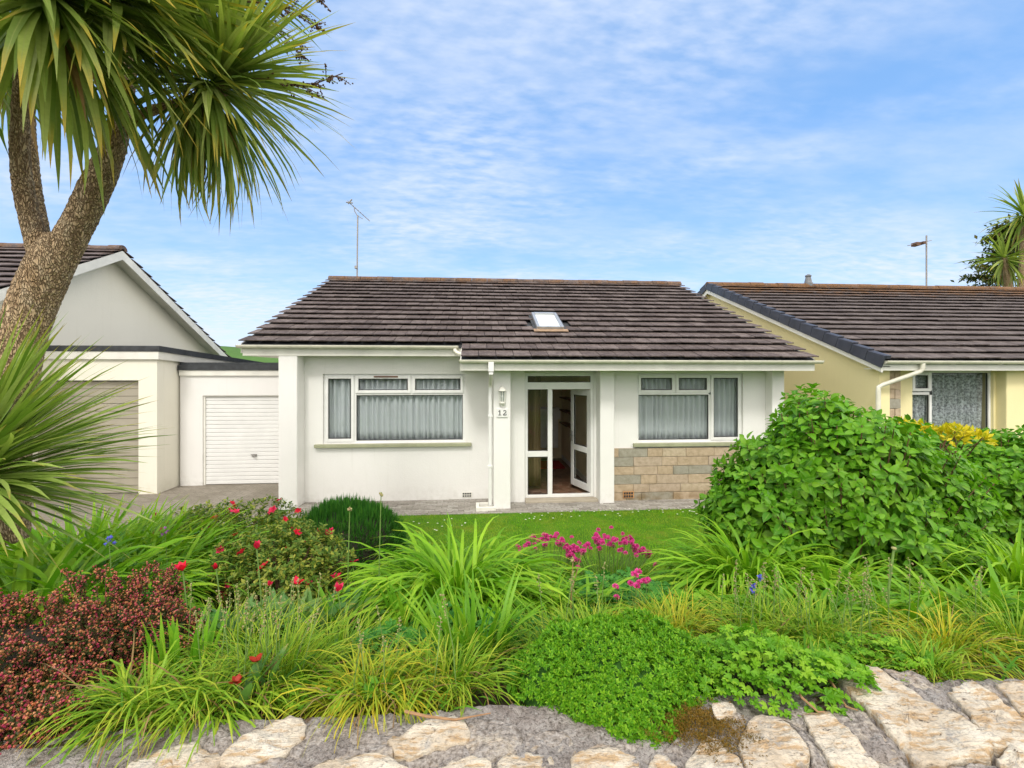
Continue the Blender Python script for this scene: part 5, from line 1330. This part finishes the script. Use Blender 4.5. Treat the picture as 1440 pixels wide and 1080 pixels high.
def thrift(label, px, Y, rx, h, n, ptop, nleaf):
    x = at(px, Y); z0 = gz(x, Y); t = thing('thrift', label, 'thrift', (x, Y, z0), 'pink thrift clumps')
    b, a = circle(nleaf, (x, Y), rx, .6); g = Geo(); g.add(*blades(b, a+rng.normal(0, .8, nleaf), R(rng.uniform(35, 85, nleaf)), rng.uniform(h*.45, h*.75, nleaf), .006, R(rng.uniform(30, 110, nleaf)), 4)); g.obj('leaves', M['iris'], t)
    hd = Geo(); q = rand_dir(60); q[:, 2] = np.abs(q[:, 2])-.25; q = norm(q)
    scatter(hd, template_leaf(.7, 2, .1, .1), q*.006, q, rand_dir(60), .017); me = hd.mesh('flower_head'); me.materials.append(M['magenta']); st = Geo()
    for i in range(n):
        qx, qy = rng.uniform(-1, 1)*rx, rng.normal(0, .45)*rx*.6; hh = h*(1-.35*(qx/rx)**2)*rng.uniform(.75, 1.06)
        r0 = (x+qx*.6, Y+qy*.6); base = np.array([*r0, gz(*r0)]); e = np.array([x+qx, Y+qy, z0+hh])
        st.tube([base, (base+e)/2+rng.normal(0, .01, 3), e], .0022, 4, False)
        o = bpy.data.objects.new('flower_head', me); COL.objects.link(o); o.parent = t; o.location = tuple(e-[x, Y, z0]); o.rotation_euler = (rng.normal(0, .3), rng.normal(0, .3), rng.uniform(0, 6)); o.scale = (rng.uniform(.9, 1.35),)*3
    st.obj('stems', M['green_stem'], t)
thrift('clump of magenta thrift flowers in front of the lawn, left of the other big clump', 768, 4.45, 0.30, .45, 60, 0, 420)
thrift('clump of magenta thrift flowers in front of the lawn, the wider right one', 856, 4.30, .40, .42, 95, 0, 520)
thrift('small sparse thrift with few magenta flowers nearer the wall', 888, 2.9, .14, .36, 9, 0, 120)

# tulips: one build, each copy its own thing
def tulip(label, px, py, Y, mat, h, wilt=0, sc=1.0):
    e = at(px, Y, py); z0 = gz(e[0], e[1]); t = thing('tulip', label, 'tulip', (e[0]+.03, Y, z0), 'red tulips in the bed')
    b = np.array([e[0]+.03, Y, z0]); Geo().tube([b, (b*.5+e*.5)+[.01, 0, 0], e], [.005, .0045, .004], 7, False).obj('stem', M['green_stem'], t)
    g = Geo()
    for k in range(2): petals(g, e, (rng.normal(0, .25), rng.normal(0, .2)-.1, 1), 3, .062*sc, .042*sc, 20+8*k+wilt*60, -.35)
    g.obj('flower', M[mat], t, smooth=True)
    g = Geo(); n = 4; g.add(*blades(np.tile(b, (n, 1))+rng.normal(0, .008, (n, 3)), rng.uniform(0, 6.28, n), R(rng.uniform(58, 82, n)), rng.uniform(.2, .32, n), .05, R(rng.uniform(20, 70, n)), 6, .35, .4)); g.obj('leaves', M['tulip_leaf'], t, smooth=True)
for a in (('tall pink red tulip standing in front of the nearer azalea, left side', 361, 772, 2.95, 'pink_red', 0, 0, .9), ('red tulip above the heather, among green rosettes', 257, 803, 2.75, 'red_petal', 0, .3, .9),
          ('bright red tulip left of the big daylily', 475, 832, 2.75, 'pink_red', 0, 0, .9), ('red tulip at the edge of the dark needle shrub', 464, 752, 3.9, 'pink_red', 0, 0, 1.0),
          ('ragged red tulip in front of the nearer azalea, right side', 418, 822, 2.9, 'red_petal', 0, .4, .9), ('small red tulip bud in front of the nearer azalea', 380, 824, 2.9, 'pink_red', 0, 0, .55),
          ('wilted dark red tulip among the grass tufts, upper one', 361, 931, 2.0, 'wilted', 0, .6, .62), ('wilted dark red tulip among the grass tufts, lower one', 333, 960, 1.93, 'wilted', 0, .6, .55),
          ('red tulip bud low in the foliage right of the heather top', 304, 800, 2.95, 'red_petal', 0, 0, .6)): tulip(*a)
# bluebells and a purple columbine
def bell(label, px, py, Y, mat, n=6, name='bluebell', cat='bluebell'):
    e = at(px, Y, py); z0 = gz(e[0], Y); t = thing(name, label, cat, (e[0]+.02, Y, z0), 'blue flowers in the bed' if name == 'bluebell' else None)
    b = np.array([e[0]+.02, Y, z0]); Geo().tube([b, (b+e)/2+[.01, 0, .01], e], [.004, .0035, .002], 6, False).obj('stem', M['green_stem'], t); g = Geo()
    for i in range(n): petals(g, e+[rng.normal(0, .012), rng.normal(0, .012), -.012*i+.02], (rng.normal(0, 1), rng.normal(0, 1)-.4, -.3), 5, .022, .012, 25)
    g.obj('flowers', M[mat], t); g = Geo(); m = 6; g.add(*blades(np.tile(b, (m, 1)), rng.uniform(0, 6.28, m), R(rng.uniform(45, 80, m)), rng.uniform(.18, .3, m), .012, R(rng.uniform(40, 100, m)), 5)); g.obj('leaves', M['iris'], t)
bell('bluebell flowering in front of the daylily at the hydrangea, nearer of the pair', 1058, 824, 2.6, 'blue_petal')
bell('bluebell flowering at the hydrangea daylily, farther and paler of the pair', 1067, 811, 2.8, 'blue_petal', 4)
bell('bluebell flowering among the strap leaves left of the driveway', 153, 757, 3.1, 'blue_petal')
bell('purple columbine nodding left of the farther azalea', 232, 747, 3.6, 'purple_petal', 4, 'columbine', 'columbine')
# tall bare seed stem in front of the hydrangea
e = at(1257, 2.5, 772); z0 = gz(e[0], 2.5); t = thing('seed_stem', 'tall bare green stem with a pale knob in front of the large hydrangea', 'flower stem', (e[0]-.04, 2.5, z0))
Geo().tube([(e[0]-.04, 2.5, z0), (e[0]-.035, 2.5, (z0+e[2])/2), tuple(e)], [.008, .007, .006], 8).obj('stem', M['green_stem'], t)
Geo().lathe(tuple(e), [(.006, -.004), (.014, .002), (.012, .010), (.0, .014)], 10).obj('knob', M['seed'], t)
for px, top, Y, lab in ((536, 692, 3.2, 'slim tall bud stalk in front of the dark needle shrub'), (492, 712, 3.3, 'thin pale stalk over the azalea beside the needle shrub'), (806, 783, 2.9, 'dry brown forked stalk below the pink thrift')):
    e = at(px, Y, top); z0 = gz(e[0], Y); t = thing('flower_stalk', lab, 'flower stem', (e[0], Y, z0), 'single stalks in the bed'); dry = 'dry' in lab
    g = Geo().tube([(e[0]-.02, Y, z0), (e[0]-.012, Y, (z0+e[2])/2), tuple(e)], [.005, .004, .003], 6)
    if dry: g.tube([(e[0]-.012, Y, (z0+e[2])/2), (e[0]+.06, Y, e[2]+.03)], [.004, .002], 6)
    g.obj('stem', M['dry_stem' if dry else 'green_stem'], t); gb = Geo(); q = e+rng.normal(0, .006, (10, 3))-[0, 0, .02]; scatter(gb, BEAD, q, np.tile([0, 0, 1.0], (10, 1))+rng.normal(0, .3, (10, 3)), rand_dir(10), .018); gb.obj('bud', M['seed'], t)

rng = np.random.default_rng(109)
# ================================================================ ground cover, lawn, daisies
n = 15000; x = rng.uniform(-5.5, 6.5, n); y = rng.uniform(1.78, 5.4, n); k = (y > 1.84+.05*np.sin(x*7)) & ~((x < -3.5) & (y > 4.5)); x, y = x[k], y[k]
g = Geo(); b = np.stack([x, y, ground_z(x, y)-.01], 1); m = len(b)
g.add(*blades(b, rng.uniform(0, 6.28, m), R(rng.uniform(25, 85, m)), rng.uniform(.07, .20, m), rng.uniform(.006, .014, m), R(rng.uniform(20, 110, m)), 3))
n = 9000; x = rng.uniform(-5, 6.5, n); y = rng.uniform(1.95, 5.3, n); p = np.stack([x, y, ground_z(x, y)+rng.uniform(.0, .09, n)], 1)
scatter(g, SMALL, p, rng.normal(0, 1, (n, 3))*[1, 1, .25], rng.normal(0, .35, (n, 3))+[0, -.2, 1], rng.uniform(.03, .06, n))
tag(g.obj('ground_cover', M['cover']), 'mixed low green leaves covering the soil of the flower bed', 'ground cover', kind='stuff')
n = 52000; x = rng.uniform(-3.2, 7.0, n); y = rng.uniform(5.0, 7.87, n)**1.0; b = np.stack([x, y, ground_z(x, y)], 1)
h = rng.uniform(.018, .045, n)*(1+.5*np.clip(fbm(x*1.2, y*1.2, 3), -.5, 1.2)); g = Geo(); g.add(*blades(b, rng.uniform(0, 6.28, n), R(rng.uniform(40, 85, n)), h, .006, R(rng.uniform(0, 60, n)), 2))
tag(g.obj('lawn', M['lawn_blade']), 'mown green lawn between the flower bed and the paved path', 'lawn', kind='stuff')
n = 90; cen = [(1.2, 7.55), (3.6, 7.6), (4.4, 6.2), (-.6, 7.2), (2.6, 7.7), (4.6, 7.65)]; g = Geo()
for i in range(n):
    c0 = cen[i % 6]; x, y = c0[0]+rng.normal(0, .35), min(7.84, c0[1]+rng.normal(0, .14)); z = gz(x, y)+.05; a = np.arange(7)*.9
    scatter(g, DIA, np.tile([x, y, z], (7, 1)), np.stack([np.cos(a), np.sin(a), np.full(7, .35)], 1), np.tile([0, 0, 1.0], (7, 1)), .020)
tag(g.obj('daisies', M['daisy']), 'tiny white daisies scattered over the lawn', 'daisies', kind='stuff')

rng = np.random.default_rng(110)
# ================================================================ light, sky, camera
SUN_EL, SUN_AZ = R(50), R(192)       # azimuth clockwise from +Y: behind the camera, a little left
sd = Vector((math.sin(SUN_AZ)*math.cos(SUN_EL), math.cos(SUN_AZ)*math.cos(SUN_EL), math.sin(SUN_EL)))
sun = bpy.data.lights.new('sun', 'SUN'); sun.energy = .9; sun.angle = R(12); sun.color = (1, .965, .90)
so = bpy.data.objects.new('sun', sun); COL.objects.link(so); so.rotation_euler = sd.to_track_quat('Z', 'Y').to_euler()
w = bpy.data.worlds.new('World'); scene.world = w; w.use_nodes = True; t = NT.__new__(NT); t.t = w.node_tree; t.t.nodes.clear(); out = t.n('ShaderNodeOutputWorld')
sky = t.n('ShaderNodeTexSky', sky_type='NISHITA', sun_disc=False, sun_elevation=SUN_EL, sun_rotation=SUN_AZ, air_density=1.0, dust_density=.6, ozone_density=1.2)
tc = t.n('ShaderNodeTexCoord'); sp = t.n('ShaderNodeSeparateXYZ'); t.put(sp.inputs[0], tc.outputs['Generated'])
den = t.math('ADD', t.math('MAXIMUM', sp.outputs[2], 0.0), .14)
cv = t.n('ShaderNodeCombineXYZ'); t.put(cv.inputs[0], t.math('DIVIDE', sp.outputs[0], den)); t.put(cv.inputs[1], t.math('DIVIDE', sp.outputs[1], den))
def mp(scale, rot=0, loc=(0, 0, 0)):
    m = t.n('ShaderNodeMapping'); t.put(m.inputs[0], cv.outputs[0]); m.inputs['Scale'].default_value = scale; m.inputs['Rotation'].default_value = (0, 0, rot); m.inputs['Location'].default_value = loc; return m.outputs[0]
patch = t.noise(mp((.55, .75, 1), R(20), (.6, .35, 0)), 1.0, 5, .6)
rip = t.noise(mp((6.5, 13, 1), R(-16)), 1.8, 3, .5)
soft = t.noise(mp((1.1, 2.2, 1), R(10), (3, 1, 0)), 1.3, 6, .6)
cl = t.math('MULTIPLY', t.ramp(patch, [(.40, 0.0), (.60, 1.0)]), t.ramp(rip, [(.32, .25), (.68, 1.0)]))
cl = t.math('ADD', t.math('MULTIPLY', cl, .62), t.math('MULTIPLY', t.ramp(soft, [(.44, 0.0), (.72, 1.0)]), .35))
hz = t.ramp(sp.outputs[2], [(.0, 1.0), (.20, .55), (.5, .35), (1.0, .25)])
cl = t.math('MINIMUM', t.math('ADD', t.math('MULTIPLY', cl, .9), t.ramp(sp.outputs[2], [(.0, .50), (.16, .22), (.40, .05)])), .9)
hs = t.n('ShaderNodeHueSaturation', Color=sky.outputs[0]); hs.inputs['Saturation'].default_value = 1.22; hs.inputs['Hue'].default_value = .503; hs.inputs['Value'].default_value = .84
blue = t.mix(.62, hs.outputs[0], (.78, 1.68, 3.15))      # thin high haze evens the blue out
col = t.mix(cl, blue, (2.75, 3.0, 3.5))
# added bright glow in the unseen sky overhead, beside and behind, to light walls
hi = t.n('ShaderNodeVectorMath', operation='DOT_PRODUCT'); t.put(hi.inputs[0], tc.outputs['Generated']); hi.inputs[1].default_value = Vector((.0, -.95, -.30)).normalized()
fill_glow = t.ramp(t.math('ADD', hi.outputs['Value'], 1.0), [(.42, 0.0), (.68, 1.0)], 'EASE')
fill_glow = t.math('MULTIPLY', fill_glow, t.ramp(soft, [(.2, .75), (.7, 1.0)]))
fill_glow = t.math('MULTIPLY', fill_glow, t.ramp(sp.outputs[2], [(.0, .35), (.35, 1.0)]))
col = t.mix(fill_glow, col, (7.6, 7.05, 6.5))
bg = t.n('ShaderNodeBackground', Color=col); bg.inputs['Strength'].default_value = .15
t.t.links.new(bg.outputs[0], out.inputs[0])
cam = bpy.data.cameras.new('camera'); cam.sensor_width = 36; cam.lens = 36*FPX/1440; cam.shift_y = -(540-HORIZ)/1440; cam.clip_end = 3000; cam.clip_start = .05
co = bpy.data.objects.new('camera', cam); COL.objects.link(co); co.location = (0, 0, EYE); co.rotation_euler = (R(90), 0, -YAW); scene.camera = co
scene.view_settings.view_transform = 'Standard'; scene.view_settings.look = 'None'; scene.view_settings.exposure = 1.08; scene.view_settings.gamma = 1
scene.cycles.max_bounces = 6; scene.cycles.transparent_max_bounces = 12; scene.cycles.caustics_reflective = False; scene.cycles.caustics_refractive = False
scene.cycles.use_denoising = True
